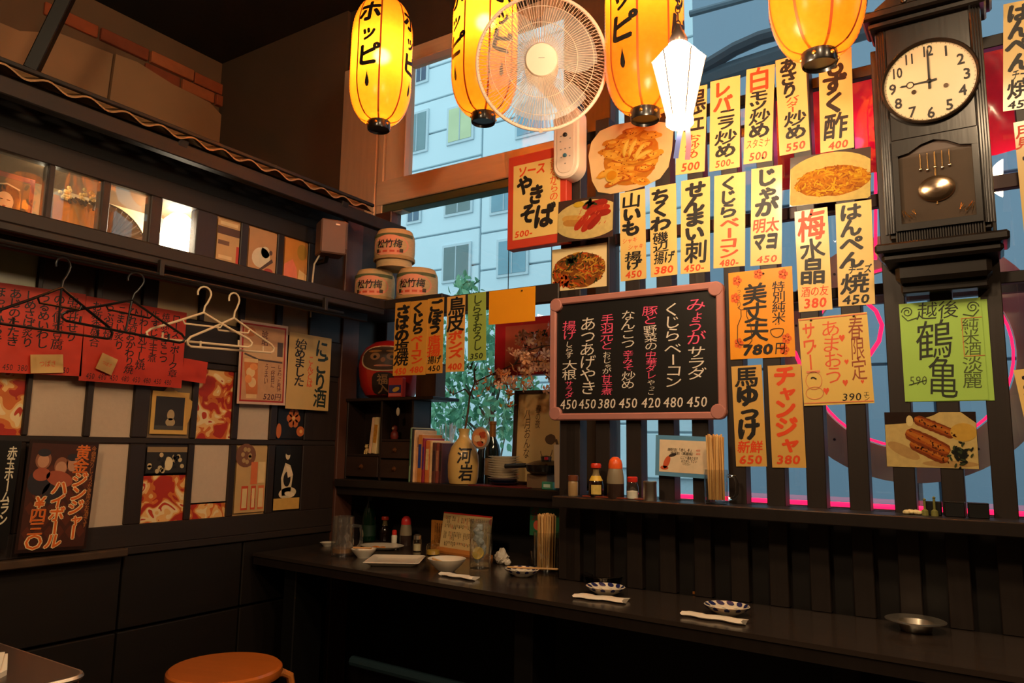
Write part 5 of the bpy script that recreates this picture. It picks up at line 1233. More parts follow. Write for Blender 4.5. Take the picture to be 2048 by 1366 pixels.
for z0, a0, z1, a1 in ((0,.74,.004,.78),(.004,.78,.016,1.0),(.016,1.0,.018,.97),(.018,.97,.008,.74)):
    vs = []
    for z, a in ((z0,a0),(z1,a1)):
        for x, y in rr_rect(2*hs*a, 2*hs*a, .012, 4): vs.append((x,y,z))
    n = len(vs)//2; m.add(vs, [(k,(k+1)%n,n+(k+1)%n,n+k) for k in range(n)])
p = rr_rect(2*hs*.74, 2*hs*.74, .012, 4); m.add([(x,y,.008) for x,y in p], [tuple(range(len(p)))]); m.add([(x,y,0) for x,y in p], [tuple(range(len(p)))[::-1]])
m.build('body', WHT, t)
t = put_at('white_bowl', 'white bowl with a chopstick rest, right of the square plate', 'bowl', 893, 1143, CT); bowl(t, [(.024,0),(.027,.003),(.044,.018),(.058,.036),(.060,.040),(.056,.039),(.026,.010),(.0,.009)], WHT); t.scale = (1.15,)*3
MB().tube([(-.035,-.03,.040),(.0,.01,.02)], .003, 6).build('skewer', M((206,160,100), .5), t); MB().tube([(-.028,-.034,.041),(.006,.008,.02)], .003, 6).build('skewer', M((206,160,100), .5), t)
t = put_at('green_bottle', 'dark green glass bottle behind the white plate', 'bottle', 737, 1082, CT); t.scale = (1.02,1.02,1.24)
MB().lathe([(.030,0),(.033,.004),(.033,.085),(.028,.11),(.014,.145),(.012,.165),(.014,.168),(.014,.176),(.0,.177)], 22).build('glass', M((12,40,22), .06, trans=.15, coat=.6, vary=.1), t)
MB().lathe([(.014,.15),(.0145,.175),(.010,.185),(.0,.186)], 14).build('cap', M((40,36,34), .4), t)
MB().lathe([(.0335,.02),(.0335,.06)], 22, cap0=False, cap1=False).build('label', M((26,50,34), .5, vary=.4, scale=50), t)
t = put_at('soy_sauce_bottle', 'soy sauce bottle with red cap by the green bottle on the counter', 'bottle', 769, 1082, CT); soy_bottle(t, .82, (206,60,30), False)
t = put_at('sauce_bottle', 'sauce bottle with pink-red cap on the counter before the wooden box', 'bottle', 811, 1091, CT); sauce_bottle(t, .78, (214,52,52))
t = put_at('white_shaker', 'little white shaker with red top between the bottles', 'shaker', 788, 1090, CT); MB().lathe([(.012,0),(.013,.04),(.010,.045)], 14).build('body', WHT, t); MB().lathe([(.011,.045),(.011,.062),(.006,.066)], 14).build('lid', M((206,46,36), .4), t)
t = put_at('glass_shaker', 'clear glass shaker with steel top beside the sauce bottle', 'shaker', 834, 1103, CT); MB().lathe([(.019,0),(.02,.003),(.018,.05),(.014,.055)], 16).build('glass', CLEAR, t); MB().lathe([(.0155,.05),(.016,.066),(.010,.071)], 16).build('lid', STEEL, t); MB().lathe([(.016,.004),(.0155,.03),(.0,.031)], 14).build('pepper', M((206,190,150), .8), t)
t = put_at('mustard_jar', 'squat glass jar of yellow mustard on the counter', 'jar', 866, 1110, CT); MB().lathe([(.027,0),(.029,.003),(.029,.035),(.025,.04)], 18).build('glass', CLEAR, t); MB().lathe([(.0265,.004),(.0265,.020),(.0,.022)], 16).build('mustard', M((206,160,60), .5), t); MB().lathe([(.025,.04),(.026,.044),(.012,.05),(.006,.058),(.0,.06)], 16).build('lid', CLEAR, t)
# menu stands
def tiny(mb, wv, hv, rn, mats):
    kana = 'いかたまごとりさけうめしおやきにくさしみもつなべビールハイサワー'
    for r0, r1, n, nch in ((.40,.20,24,6),(.17,.05,24,4),(-.02,-.26,26,7),(-.29,-.42,26,4)):
        for i in range(n):
            x = (-.45+.9*(i+.5)/n)*wv
            if rn.random() < .12: continue
            m_ = mats.index('k') if rn.random() < .68 else mats.index('r')
            mb.mat(m_); k = rn.randint(max(2, nch-3), nch)
            for j in range(k): put(mb, rn.choice(kana), x, (r0-(r0-r1)*(j+.5)/nch)*hv, .9*wv/n*.9, (r0-r1)*hv/nch*1.1, 0, .03, 0, .0016, 1)
def menu_stand(label, px, py, wv, hv, rot, box):
    t = put_at('menu_stand', label, 'menu', px, py, CT, 'menu stands', rot=rot)
    WD = M((190,116,52), .4, vary=.15, scale=8, stretch=(.6,6,6), coat=.2)
    m = MB().prism([(-.028,0),(.022,0),(.022,.012),(.006,.020),(-.006,.020),(-.028,.008)], -wv/2-.004, wv/2+.004)
    m.v = [(c, a, b) for a, b, c in m.v]; m.build('wooden_base', WD, t, smooth=0)
    lean = rx(R(-8))
    b = MB().box((0,0,hv/2), (wv,.0025,hv)); b.v = [tuple(lean @ Vector(v)+Vector((0,.0,.015))) for v in b.v]; o = b.build('card', M((222,190,130), .4, vary=.05), t, smooth=0)
    rn = random.Random(5); g = MB(); tiny(g, wv, hv, rn, ['k','r'])
    g.v = [tuple(lean @ Vector((x,-z,y+hv/2))+Vector((0,0,.015))) for x,y,z in g.v]; g.build('printed_menu', [M((60,44,34), .5), M((196,70,44), .5)], o, smooth=0)
    g = MB().mat(0); g.poly([(-wv/2,hv/2-.006),(wv/2,hv/2-.006),(wv/2,hv/2),(-wv/2,hv/2)], .0017)
    cxp, cyp = wv/2, hv/2-.022
    g.poly([(cxp,cyp+.014)]+[(cxp-.014*math.sin(q*.3142), cyp+.014*math.cos(q*.3142)) for q in range(1,10)]+[(cxp,cyp-.014)], .0017)
    for k in range(20):
        g.mat(1); x = (-.43+.86*k/19)*wv; 
        g.poly([(x,.185*hv),(x+.03*wv,.185*hv),(x+.03*wv,.19*hv),(x,.19*hv)], .0017) if k % 3 else None
    g.v = [tuple(lean @ Vector((x,-z,y+hv/2))+Vector((0,0,.015))) for x,y,z in g.v]; g.build('red_header', [M((206,40,36), .4), M((80,60,44), .5)], o, smooth=0)
    if box:
        MB().box((-wv/2-.035,.02,.062), (.078,.012,.125), .002, rz(.05)).build('wooden_tablet', M((186,120,50), .4, vary=.15), t, smooth=0)
        g = MB()
        for i in range(5): vtext(g, ''.join(rn.choice('日本酒焼酎梅山田錦大吟醸') for _ in range(6)), -wv/2-.062+.014*i, .115, .03, .011, .0)
        g.v = [(x, .0125+.0004-.0*y if False else .0132, y) for x, y, z in g.v]; 
        g.build('lettering', M((70,40,20), .5), t, smooth=0)
    return t
p0, p1 = at(1287,1170,Z=CT), at(1425,1190,Z=CT)
menu_stand('menu card in a wooden stand on the empty middle of the counter', 1356, 1180, (p1-p0).length*.98, .148, math.atan2(p1.y-p0.y, p1.x-p0.x), False)
p0, p1 = at(880,1098,Z=CT), at(972,1112,Z=CT)
menu_stand('menu card and wooden tablet behind the used dishes at the left', 926, 1110, (p1-p0).length*1.05, .150, math.atan2(p1.y-p0.y, p1.x-p0.x)-.02, True)
# iced drink
t = put_at('iced_drink', 'tall mug of ice water with lemon in front of the left menu', 'glass', 960, 1136, CT, rot=R(-15)); t.scale = (1.12,)*3
MB().lathe([(.033,0),(.035,.005),(.0365,.155),(.034,.155),(.032,.014),(.0,.014)], 24).build('glass', HAZED, t)
MB().tube([(.035,0,.115),(.05,.0,.11),(.054,0,.08),(.05,0,.045),(.035,0,.04)], .005, 8).build('handle', CLEAR, t)
for k in range(10): MB().box((random.uniform(-.012,.012), random.uniform(-.012,.012), .03+.011*k), (.022,.020,.020), .004, Euler((random.random()*3,random.random()*3,random.random()*3)).to_matrix()).build('ice_cube', M((226,232,228), .2, vary=.02, trans=.35, ior=1.31), t)
MB().lathe([(.0,0),(.020,0),(.020,.005),(.0,.005)], 20, (.012,-.018,.05), Euler((1.2,.5,.3)).to_matrix()).build('lemon_slice', M((226,190,70), .4), t)
# towels
def towel(label, name, px, py, ln, wd, rot, h=.012):
    t = put_at(name, label, 'towel', px, py, CT, rot=rot); rn = random.Random(int(px)); m = MB(); vs = []; fs = []; n, c = 14, 10
    for i in range(n+1):
        x = -ln/2+ln*i/n; fl = 1+.5*max(0, abs(i/n-.5)*2-.7); q = rn.uniform(.92,1.08)
        for k in range(c):
            a = 2*math.pi*k/c; vs.append((x+(.006*math.sin(a*2) if i in (0,n) else 0), wd/2*fl*math.cos(a)*q+.005*math.sin(i*.9), max(0.0, h/2+h/2*math.sin(a)*(1.25 if k % 2 else .9)*q)))
    for i in range(n):
        for k in range(c): k2 = (k+1) % c; fs.append((i*c+k,(i+1)*c+k,(i+1)*c+k2,i*c+k2))
    fs += [tuple(range(c)), tuple(n*c+k for k in range(c))[::-1]]
    m.add(vs, fs).build('cloth', M((232,220,200), .8, vary=.04, bump=.2, scale=60), t, 50)
    return t
towel('rolled used hand towel in front of the white bowl', 'hand_towel', 918, 1156, .145, .034, R(-2))
towel('folded hand towel under the second blue and white dish', 'hand_towel', 1202, 1200, .155, .05, R(7), .011)
towel('wrapped hand towel in front of the third blue and white dish', 'hand_towel', 1428, 1240, .165, .036, R(-1), .012)
t = put_at('crumpled_tissue', 'crumpled white tissue ball between iced drink and chopsticks', 'tissue', 1003, 1128, CT)
m = MB().ball((0,0,.024), .026, 16, 10); rn = random.Random(2); m.v = [(x*(1+rn.uniform(-.25,.25)), y*(1+rn.uniform(-.25,.25)), max(0, z*(1+rn.uniform(-.2,.25)))) for x,y,z in m.v]; m.build('tissue', M((226,212,192), .8), t, 0)
m = MB().ball((.034,-.01,.010), .013, 10, 6); m.v = [(x*(1+rn.uniform(-.06,.06)), y, max(0, z*(1+rn.uniform(-.2,.2)))) for x,y,z in m.v]; m.build('tissue_end', M((226,212,192), .8), t, 0)
# blue and white dishes
BLUE = M((34,40,92), .3, vary=.1, coat=.4)
def blue_dish(label, px, py, sticks=False):
    t = put_at('blue_white_dish', label, 'dish', px, py, CT, 'blue and white dishes')
    prof = [(.026,0),(.028,.003),(.052,.015),(.062,.026),(.060,.0275),(.050,.019),(.026,.007),(.0,.006)]
    bowl(t, prof, WHT, 40, 1.0, .86)
    m = MB()
    for k in range(12):
        a = 2*math.pi*k/12; vs = []; fs = []
        for i in range(5):
            q = i/4; r_ = .048-(-.0115)*q*1.0; r_ = .047+.0125*q; z = .0178+.0098*q+.0006; hw = (.25-.05*q)*(.4 if i in (0,4) else 1)*.8
            for s in (-1,1): vs.append((r_*math.cos(a+s*hw+.15*q), .86*r_*math.sin(a+s*hw+.15*q), z))
        for i in range(4): fs.append((2*i,2*i+1,2*i+3,2*i+2))
        m.add(vs, fs)
    for k in range(12):
        a = 2*math.pi*k/12+.26; vs = []
        for i, (r_, z, hw) in enumerate(((.0545,.0165,.10),(.0600,.0215,.13),(.0625,.0262,.03))):
            for s in (-1,1): vs.append(((r_+.0012)*math.cos(a+s*hw), .86*(r_+.0012)*math.sin(a+s*hw), z))
        m.add(vs, [(0,1,3,2),(2,3,5,4)])
    m.build('blue_pattern', BLUE, t, 0)
    if sticks:
        for d in (0,.006): MB().tube([(-.05,-.02+d,.029),(.115,.045+d,.030)], .003, 6).build('chopstick', M((214,164,100), .5), t)
    return t
blue_dish('blue and white dish with chopsticks laid over it, before the chopstick jar', 1044, 1153, True)
blue_dish('blue and white dish resting on a towel before the steel ashtray', 1211, 1190)
d3 = blue_dish('blue and white dish right of the wooden menu stand', 1454, 1230)
for o in (COL.objects): pass
# chopstick jar
t = put_at('chopstick_jar', 'tall glass of wooden chopsticks standing on the counter', 'jar', 1093, 1143, CT, rot=R(30)); jar_of_chopsticks(t, 1.22, 54, .195, False)
MB().tube([(.037,0,.085),(.05,0,.08),(.053,0,.05),(.046,0,.02),(.037,0,.015)], .005, 8).build('handle', CLEAR, t)
t = put_at('water_glass', 'small empty glass tucked behind the chopstick glass', 'glass', 1071, 1131, CT); MB().lathe([(.018,0),(.02,.004),(.021,.055),(.019,.055),(.017,.008),(.0,.008)], 20).build('glass', CLEAR, t)
gc = sheet('notice_card', 'green edged notice card standing behind the tall chopstick glass', 'card', (1060,996),(1134,1002),(1134,1078),(1061,1070), 2.56, (('v','冷酒',.15,.2,.6,.2,.02,M((120,50,40),.5)),('v','おすすめ',.85,.3,.9,.13,.0,INK)), M((40,110,72), .5), thick=.003,
   extra=lambda o, wv, hv, z: patches([((214,190,156),[('r',-.44,-.38,.46,.36)]),((206,90,60),[('e',-.3,-.22,.1,.13)])])(o, wv, hv, z-.0006))[0]
# ashtrays
def ashtray(label, px, py, lidded):
    t = put_at('ashtray', label, 'ashtray', px, py, CT, 'steel ashtrays')
    MB().lathe([(.034,0),(.036,.003),(.040,.020),(.066,.027),(.070,.0255),(.0705,.027),(.066,.029),(.040,.0235),(.034,.007),(.0,.006)], 40).build('body', STEEL if not lidded else M((110,98,84), .25, metal=1., vary=.1), t)
    return t
ashtray('round steel ashtray alone at the right end of the counter', 1832, 1262, False)
ashtray('round dark steel ashtray behind the second blue and white dish', 1206, 1166, True)
# ================================================================ BAY SHELF
BZ = .985; BF = 2.475
bs_ = thing('bay_shelf', 'deep dark shelf in the window bay holding books and vase', 'shelf', (-2.0, 2.6, BZ))
MB().bx(-.585, .69, BF-2.6, YW-.032-2.6, -.034, 0, .003).build('board', DARK, bs_, smooth=0)
MB().bx(-.585, .69, BF-2.6+.02, BF-2.6+.04, -.07, -.034, .003).build('apron', DARK, bs_, smooth=0)
def bay(name, label, cat, px, Y=2.6, group=None, rot=0.):
    p = at(px, 955, Y=Y); return thing(name, label, cat, (p.x, Y, BZ), rot, group)
# little chest
cab_l, cab_r = at(690,955,Y=2.55).x, at(826,955,Y=2.55).x; top = at(760,802,Y=2.55).z
CX = (cab_l+cab_r)/2; CWd = cab_r-cab_l; CH_ = top-BZ
cab = thing('small_chest', 'small dark wooden chest with cubbyholes and drawers in the corner', 'cabinet', (CX, 2.63, BZ))
CM = M((40,26,20), .45, vary=.25, scale=6, stretch=(6,6,.7)); CMH = M((40,26,20), .45, vary=.25, scale=6, stretch=(.7,6,6))
MB().bx(-CWd/2,-CWd/2+.012,-.09,.03,0,CH_,.002).build('side_panel', CM, cab, smooth=0); MB().bx(CWd/2-.012,CWd/2,-.09,.03,0,CH_,.002).build('side_panel', CM, cab, smooth=0)
MB().bx(-CWd/2-.01,CWd/2+.115,-.10,.09,CH_,CH_+.014,.002).build('top', CMH, cab, smooth=0); MB().bx(-CWd/2,CWd/2,.024,.032,0,CH_).build('back', CM, cab, smooth=0)
xm = .03*0+.0; MB().bx(xm+.008,xm+.02,-.088,.022,0,CH_,.001).build('divider', CM, cab, smooth=0)
zl, zr = .115, .185
MB().bx(-CWd/2+.012,xm+.008,-.088,.022,zl-.010,zl,.001).build('cubby_shelf', CMH, cab, smooth=0); MB().bx(xm+.02,CWd/2-.012,-.088,.022,zr-.010,zr,.001).build('cubby_shelf', CMH, cab, smooth=0)
def drawer(x0,x1,z0,z1,nm='drawer'):
    o = MB().bx(x0+.002,x1-.002,-.092,-.07,z0+.002,z1-.002,.002).build(nm, M((50,32,24), .4, vary=.25, scale=7, stretch=(.7,6,6)), cab, smooth=0)
    MB().lathe([(.011,0),(.011,.003),(.004,.006),(.006,.012),(.0,.014)], 12, ((x0+x1)/2,-.092,(z0+z1)/2), rx(R(90))).build('knob', M((110,66,36), .3, metal=.5), o)
drawer(-CWd/2+.012,xm+.008,.01,zl-.010); drawer(xm+.02,CWd/2-.012,.01,.095); drawer(xm+.02,CWd/2-.012,.097,zr-.010)
def upbook(name, label, x, y, z, th, hgt, dep, col, lean=0., group=None, cat='book', cov=None):
    t = thing(name, label, cat, (x, y, z), 0, group); t.rotation_euler = (0, lean, 0)
    MB().box((0,0,hgt/2), (th,dep,hgt), .0015).build('cover', M(col, .5, vary=.35, scale=26), t, smooth=0)
    MB().box((0,.002,hgt/2+.0012), (th*.72,dep-.006,hgt), .0005).build('pages', M((222,200,160), .7), t, smooth=0)
    if cov: MB().box((0,-dep/2-.0006,hgt*.55), (th*.7,.0012,hgt*.5)).build('spine_label', M(cov, .5, vary=.5, scale=90), t, smooth=0)
    return t
upbook('paperback_book', 'cream paperback leaning in the left cubbyhole, pinker of two', CX-.060, 2.595, BZ+zl+.003, .014, .165, .09, (226,180,140), R(6), 'books in the chest')
upbook('paperback_book', 'thicker cream book with ochre spine in the left cubbyhole', CX-.034, 2.595, BZ+zl+.003, .028, .165, .09, (226,194,140), R(5), 'books in the chest', cov=(196,130,40))
t = thing('dog_figurine', 'tiny pale sitting animal figurine beside the cubbyhole books', 'figurine', (CX-.098, 2.575, BZ+zl)); m = MB(); m.ball((0,0,.014), .012, 10, 8, (1,.9,1.2)); m.ball((0,-.004,.034), .009, 10, 8); m.tube([(-.006,-.01,0),(-.006,-.008,.016)], .0035, 6); m.tube([(.006,-.01,0),(.006,-.008,.016)], .0035, 6); m.ball((-.006,-.002,.043), .003, 6, 4); m.ball((.006,-.002,.043), .003, 6, 4); m.build('body', M((222,180,110), .5), t)
t = thing('red_figurine', 'small dark red doll inside the right cubbyhole', 'figurine', (CX+.055, 2.59, BZ+zr)); MB().lathe([(.016,0),(.02,.012),(.016,.03),(.010,.036),(.014,.046),(.012,.058),(.0,.064)], 14).build('body', M((110,34,26), .5, vary=.2), t); MB().ball((0,-.010,.048), .007, 8, 6).build('face', M((196,140,100), .5), t)
t = thing('shell_ornament', 'pale shell-like ornament hanging in the right cubbyhole', 'ornament', (CX+.098, 2.56, BZ+CH_-.05)); MB().ball((0,0,0), .014, 10, 8, (.7,.5,1.4)).build('shell', M((226,206,176), .5), t); MB().tube([(0,0,.018),(0,0,.05)], .001, 4).build('thread', BLACK, t)
TOPZ = BZ+CH_+.014
# daruma
dp = at(758, 793, Y=2.60); D_R = .098
dr = thing('daruma_doll', 'big red daruma doll with dark face on top of the small chest', 'doll', (at(776,793,Y=2.60).x-.03, 2.645, TOPZ), R(27))
DS = 1.48
prof = [(.055*DS,0),(.078*DS,.012*1.17),(.094*DS,.05*1.17),(.100*DS,.09*1.17),(.103*DS,.13*1.17),(.098*DS,.17*1.17),(.082*DS,.205*1.17),(.055*DS,.228*1.17),(.02*DS,.238*1.17),(.0,.239*1.17)]
MB().lathe(prof, 36, sx=1.0, sy=.92).build('body', M((176,28,22), .3, vary=.12, coat=.5), dr)
def onbody(pts, lift=.0015):
    out = []
    for x, z in pts:
        for i in range(len(prof)-1):
            if prof[i][1] <= z <= prof[i+1][1]:
                q = (z-prof[i][1])/(prof[i+1][1]-prof[i][1]); r_ = prof[i][0]+(prof[i+1][0]-prof[i][0])*q; break
        x = max(-r_*.97, min(r_*.97, x)); y = -math.sqrt(max(0, 1-(x/r_)**2))*r_*.92; out.append((x*1.0, y-lift, z))
    return out
def decal(name, cx, cz, rx_, rz2, mt, lift, nr=6, na=28, sq=.8):
    cx *= DS; rx_ *= DS; cz *= 1.17; rz2 *= 1.17
    vs = []; fs = []; pts = []
    for i in range(nr+1):
        for k in range(na):
            a = 2*math.pi*k/na; c, s = math.cos(a), math.sin(a); q = (abs(c)**(2/sq)+abs(s)**(2/sq))**(-sq/2) if sq != 1 else 1
            pts.append((cx+rx_*i/nr*c*q, cz+rz2*i/nr*s*q))
    vs = onbody(pts, lift)
    for i in range(nr):
        for k in range(na): k2 = (k+1) % na; fs.append((i*na+k,i*na+k2,(i+1)*na+k2,(i+1)*na+k))
    return MB().add(vs, fs).build(name, mt, dr, 60)
decal('face_border', 0, .155, .078, .052, M((206,170,130), .5), .0012)
decal('face', 0, .155, .072, .047, M((72,50,36), .5, vary=.2), .0022)
for s in (-1,1):
    decal('eye', s*.027, .162, .017, .015, M((150,104,66), .5), .0032, 3, 16, 1.); decal('pupil', s*.027, .160, .006, .006, BLACK, .0042, 2, 10, 1.)
    decal('eyebrow', s*.03, .184, .024, .005, M((150,100,50), .5), .0032, 2, 14, 1.)
decal('nose', 0, .148, .008, .010, M((150,96,60), .5), .0032, 2, 12, 1.); decal('mouth', 0, .125, .03, .004, M((196,120,90), .5), .0034, 2, 14, 1.)
decal('belly_panel', .0, .055, .036, .044, M((40,26,20), .5), .0014, 5, 24, .5)
g = MB(); vtext(g, '福入', 0, .104, .022, .055, .03); bmv = onbody([(x, y) for x, y, z in g.v], .004); MB().add(bmv, g.f).build('lettering', M((150,110,70), .5), dr, 0)
# boxes on the chest
pk = at(798, 795, Y=2.56); t = thing('snack_packet', 'red packet with a small blue picture in front of the daruma', 'packet', (pk.x-.01, 2.555, TOPZ), R(6))
MB().box((0,0,.045), (.078,.03,.09), .003).build('packet', M((196,56,44), .3, vary=.15, coat=.3), t, smooth=0); vprint(t, 'printed_label', [M((44,50,110), .4), M((222,170,60), .4), M((226,120,110), .4)], lambda mb: (mb.mat(0).poly([(-.034,.02),(.034,.02),(.034,.056),(-.034,.056)], .0), mb.mat(1).ell(.006,.036,.02,.010,.0006,14,.3), mb.mat(2).poly([(-.034,.006),(.034,.006),(.034,.018),(-.034,.018)], .0)), -.0155)
bx_ = at(855, 795, Y=2.62); t = thing('wooden_box', 'upright brown wooden box beneath the ochre strips on the chest top', 'box', (bx_.x, 2.64, TOPZ))
MB().box((0,0,.075), (.115,.075,.15), .003).build('body', M((92,54,30), .4, vary=.25, scale=8, stretch=(6,6,.7)), t, smooth=0); MB().box((0,0,.153), (.119,.079,.008), .002).build('lid', M((80,46,26), .4, vary=.2), t, smooth=0)
# books and magazines
x0 = at(833,955,Y=2.58).x
books = [('tall green-spined magazine first in the row beside the chest',.008,.235,.15,(120,146,110),(60,90,70)),('thin dark magazine second in the row beside the chest',.010,.232,.15,(50,44,46),None),('thin cream booklet in the magazine row',.007,.225,.15,(226,176,130),None),('short cream booklet low in the magazine row',.010,.150,.13,(222,164,112),None),
 ('colourful comic with orange and blue spine in the row',.022,.205,.14,(196,120,50),(40,60,130)),('red and purple comic in the magazine row',.012,.19,.14,(150,40,60),(80,40,110)),('thick orange-backed book in the magazine row',.022,.180,.13,(206,112,52),(226,180,120)),('cream slim book beside the orange one',.012,.178,.13,(226,180,126),None),
 ('dark brown patterned book near the vase',.018,.172,.13,(92,50,40),(60,40,40)),('reddish brown book leaning by the vase',.016,.172,.13,(130,60,48),(170,110,80)),('dull maroon book last before the vase',.014,.17,.13,(80,40,40),(50,36,34))]
xx = x0
for i, (lb, th, h, d, c, cv) in enumerate(books):
    upbook('magazine' if i < 6 else 'book', lb, xx+th/2, 2.60, BZ, th, h, d, c, R(.8), 'row of books in the bay', cov=cv, cat='book'); xx += th+.0022
pb = at(889, 790, Y=2.655); t = thing('plastic_bag', 'crinkled clear bag with red and white stripes behind the books', 'bag', (pb.x, 2.685, BZ), .0)
m = MB(); rn = random.Random(8); cols = [M((214,206,206), .2, trans=.3), M((196,60,80), .3), M((150,196,190), .3)]
for k in range(15):
    m.mat(rn.choice((0,0,1,0,2))); a = -.5+1.0*k/14; b = (-.5+1.0*(k+1)/14)
    m.add([(a*.05,rn.uniform(-.008,.008),.12),(b*.05,rn.uniform(-.008,.008),.12),(b*.085,rn.uniform(-.012,.012),.255+rn.uniform(-.012,.012)),(a*.085,rn.uniform(-.012,.012),.255+rn.uniform(-.012,.012))], [(0,1,2,3)])
m.add([(-.025,-.01,0),(.025,-.01,0),(.025,.01,0),(-.025,.01,0),(-.025,-.01,.12),(.025,-.01,.12),(.025,.01,.12),(-.025,.01,.12)], [(0,1,5,4),(1,2,6,5),(2,3,7,6),(3,0,4,7)]); m.build('bag', cols, t, 0)
# tokkuri flask and blossom branch
vs_ = bay('sake_flask', 'big cream ceramic sake flask with brushed characters in the bay', 'vase', 926, 2.56)
pr = [(.052,0),(.058,.004),(.064,.03),(.066,.08),(.063,.12),(.052,.155),(.034,.18),(.022,.195),(.020,.212),(.024,.228),(.026,.232),(.021,.230),(.016,.21)]
MB().lathe(pr, 36, cap1=False).build('body', M((206,166,96), .35, vary=.1, scale=5, coat=.3), vs_)
g = MB(); put(g, '河', 0.004, .120, .062, .070, 0, .045, .1); put(g, '岩', .012, .050, .060, .072, 0, .04, .1); out = []
vs_.rotation_euler.z = math.atan2(-vs_.location.x, vs_.location.y)
bm = bmesh.new(); bv = [bm.verts.new((v[0], v[1], 0)) for v in g.v]
for f in g.f: bm.faces.new([bv[i] for i in f])
bmesh.ops.triangulate(bm, faces=bm.faces)
for _ in range(3): bmesh.ops.subdivide_edges(bm, edges=[e for e in bm.edges if e.calc_length() > .012], cuts=1); bmesh.ops.triangulate(bm, faces=bm.faces)
for v in bm.verts:
    z = v.co.y
    for i in range(len(pr)-1):
        if pr[i][1] <= z <= pr[i+1][1]: q = (z-pr[i][1])/(pr[i+1][1]-pr[i][1]); r_ = pr[i][0]+(pr[i+1][0]-pr[i][0])*q; break
    a = -math.pi/2+v.co.x/r_; v.co = ((r_+.0012)*math.cos(a), (r_+.0012)*math.sin(a), z)
me = bpy.data.meshes.new('lettering'); bm.to_mesh(me); bm.free(); me.materials.append(INK); o = bpy.data.objects.new('lettering', me); COL.objects.link(o); o.parent = vs_
br_ = thing('blossom_branch', 'artificial cherry and autumn leaf branch arching from the sake flask', 'branch', (vs_.location.x, vs_.location.y, BZ+.20))
O0 = br_.location
def bp(px, py, Y=2.56): return at(px, py, Y=Y)-O0
stems = [[(0,0,0), bp(935,830), bp(940,790), bp(950,765), bp(985,748), bp(1030,728), bp(1075,722,2.5), bp(1110,728,2.48)], [bp(940,790), bp(930,778), bp(905,790)], [bp(950,765), bp(948,740), bp(955,725)], [bp(985,748), bp(1010,760), bp(1020,790), bp(1015,815)], [bp(1030,728), bp(1045,705,2.5), bp(1085,692,2.46), bp(1115,690,2.45)], [bp(1075,722,2.5), bp(1092,750,2.48), bp(1110,770,2.46)]]
for s in stems: MB().tube(s, [.005-.0035*i/max(1,len(s)-1) for i in range(len(s))], 6).build('stem', M((84,60,42), .7), br_)
BLO = [M((232,172,136), .7, vary=.15), M((240,194,160), .7, vary=.15), M((224,158,108), .7, vary=.2)]; ALF = [M((196,110,50), .7, vary=.2), M((180,70,34), .7, vary=.2), M((150,136,40), .7, vary=.2), M((92,66,44), .7)]
rn = random.Random(21)
def blossom(p, s, mt):
    m = MB(); q = Euler((rn.uniform(-.9,.9)+1.2, rn.uniform(-.6,.6), rn.uniform(0,6))).to_matrix()
    for k in range(5):
        a = 2*math.pi*k/5; pts = [(0,0,0),(s*.5*math.cos(a-.5),s*.5*math.sin(a-.5),s*.12),(s*math.cos(a-.3),s*math.sin(a-.3),s*.35),(s*1.0*math.cos(a+.3),s*1.0*math.sin(a+.3),s*.35),(s*.5*math.cos(a+.5),s*.5*math.sin(a+.5),s*.12)]
        m.add([Vector(p)+q @ Vector(v) for v in pts], [(0,1,2,3,4)])
    m.build('blossom', mt, br_, 0)
def leaf(p, s, mt):
    q = Euler((rn.uniform(-.9,.9)+1.3, rn.uniform(-.6,.6), rn.uniform(0,6))).to_matrix()
    pts = [(0,0,0),(s*.3,s*.35,.1*s),(s*.1,s*.5,.05*s),(0,s*1.1,-.1*s),(-s*.1,s*.5,.05*s),(-s*.3,s*.35,.1*s)]
    MB().add([Vector(p)+q @ Vector(v) for v in pts], [(0,1,2,3),(0,3,4,5)]).build('leaf', mt, br_, 0)
for cx_, cy_, sx_, sy_, n, kind in ((1075,690,40,28,40,'b'),(1100,728,28,24,26,'b'),(1040,712,26,14,12,'b'),(1055,712,20,16,8,'b'),(1000,752,24,14,14,'l'),(965,775,30,14,14,'d'),(1020,765,18,24,16,'l'),(1018,800,12,22,10,'r'),(940,742,10,14,6,'g'),(1040,738,26,12,12,'m'),(1085,775,22,14,8,'b'),(905,788,12,10,4,'d')):
    for k in range(n):
        Yq = 2.5+rn.uniform(-.05,.05); p = bp(cx_+rn.gauss(0,.55)*sx_, cy_+rn.gauss(0,.55)*sy_, Yq); s = rn.uniform(.015,.023)
        if kind == 'b' or (kind == 'm' and rn.random() < .5): blossom(p, s, rn.choice(BLO))
        elif kind == 'g': leaf(p, s*1.8, M((60,84,44), .7))
        elif kind == 'd': leaf(p, s*1.5, rn.choice((ALF[3], ALF[0], BLO[2])))
        elif kind == 'r': leaf(p, s*1.5, rn.choice((ALF[1], ALF[2], ALF[0])))
        else: (leaf if rn.random() < .4 else blossom)(p, s*1.25, rn.choice((ALF[0], BLO[2], BLO[0])))
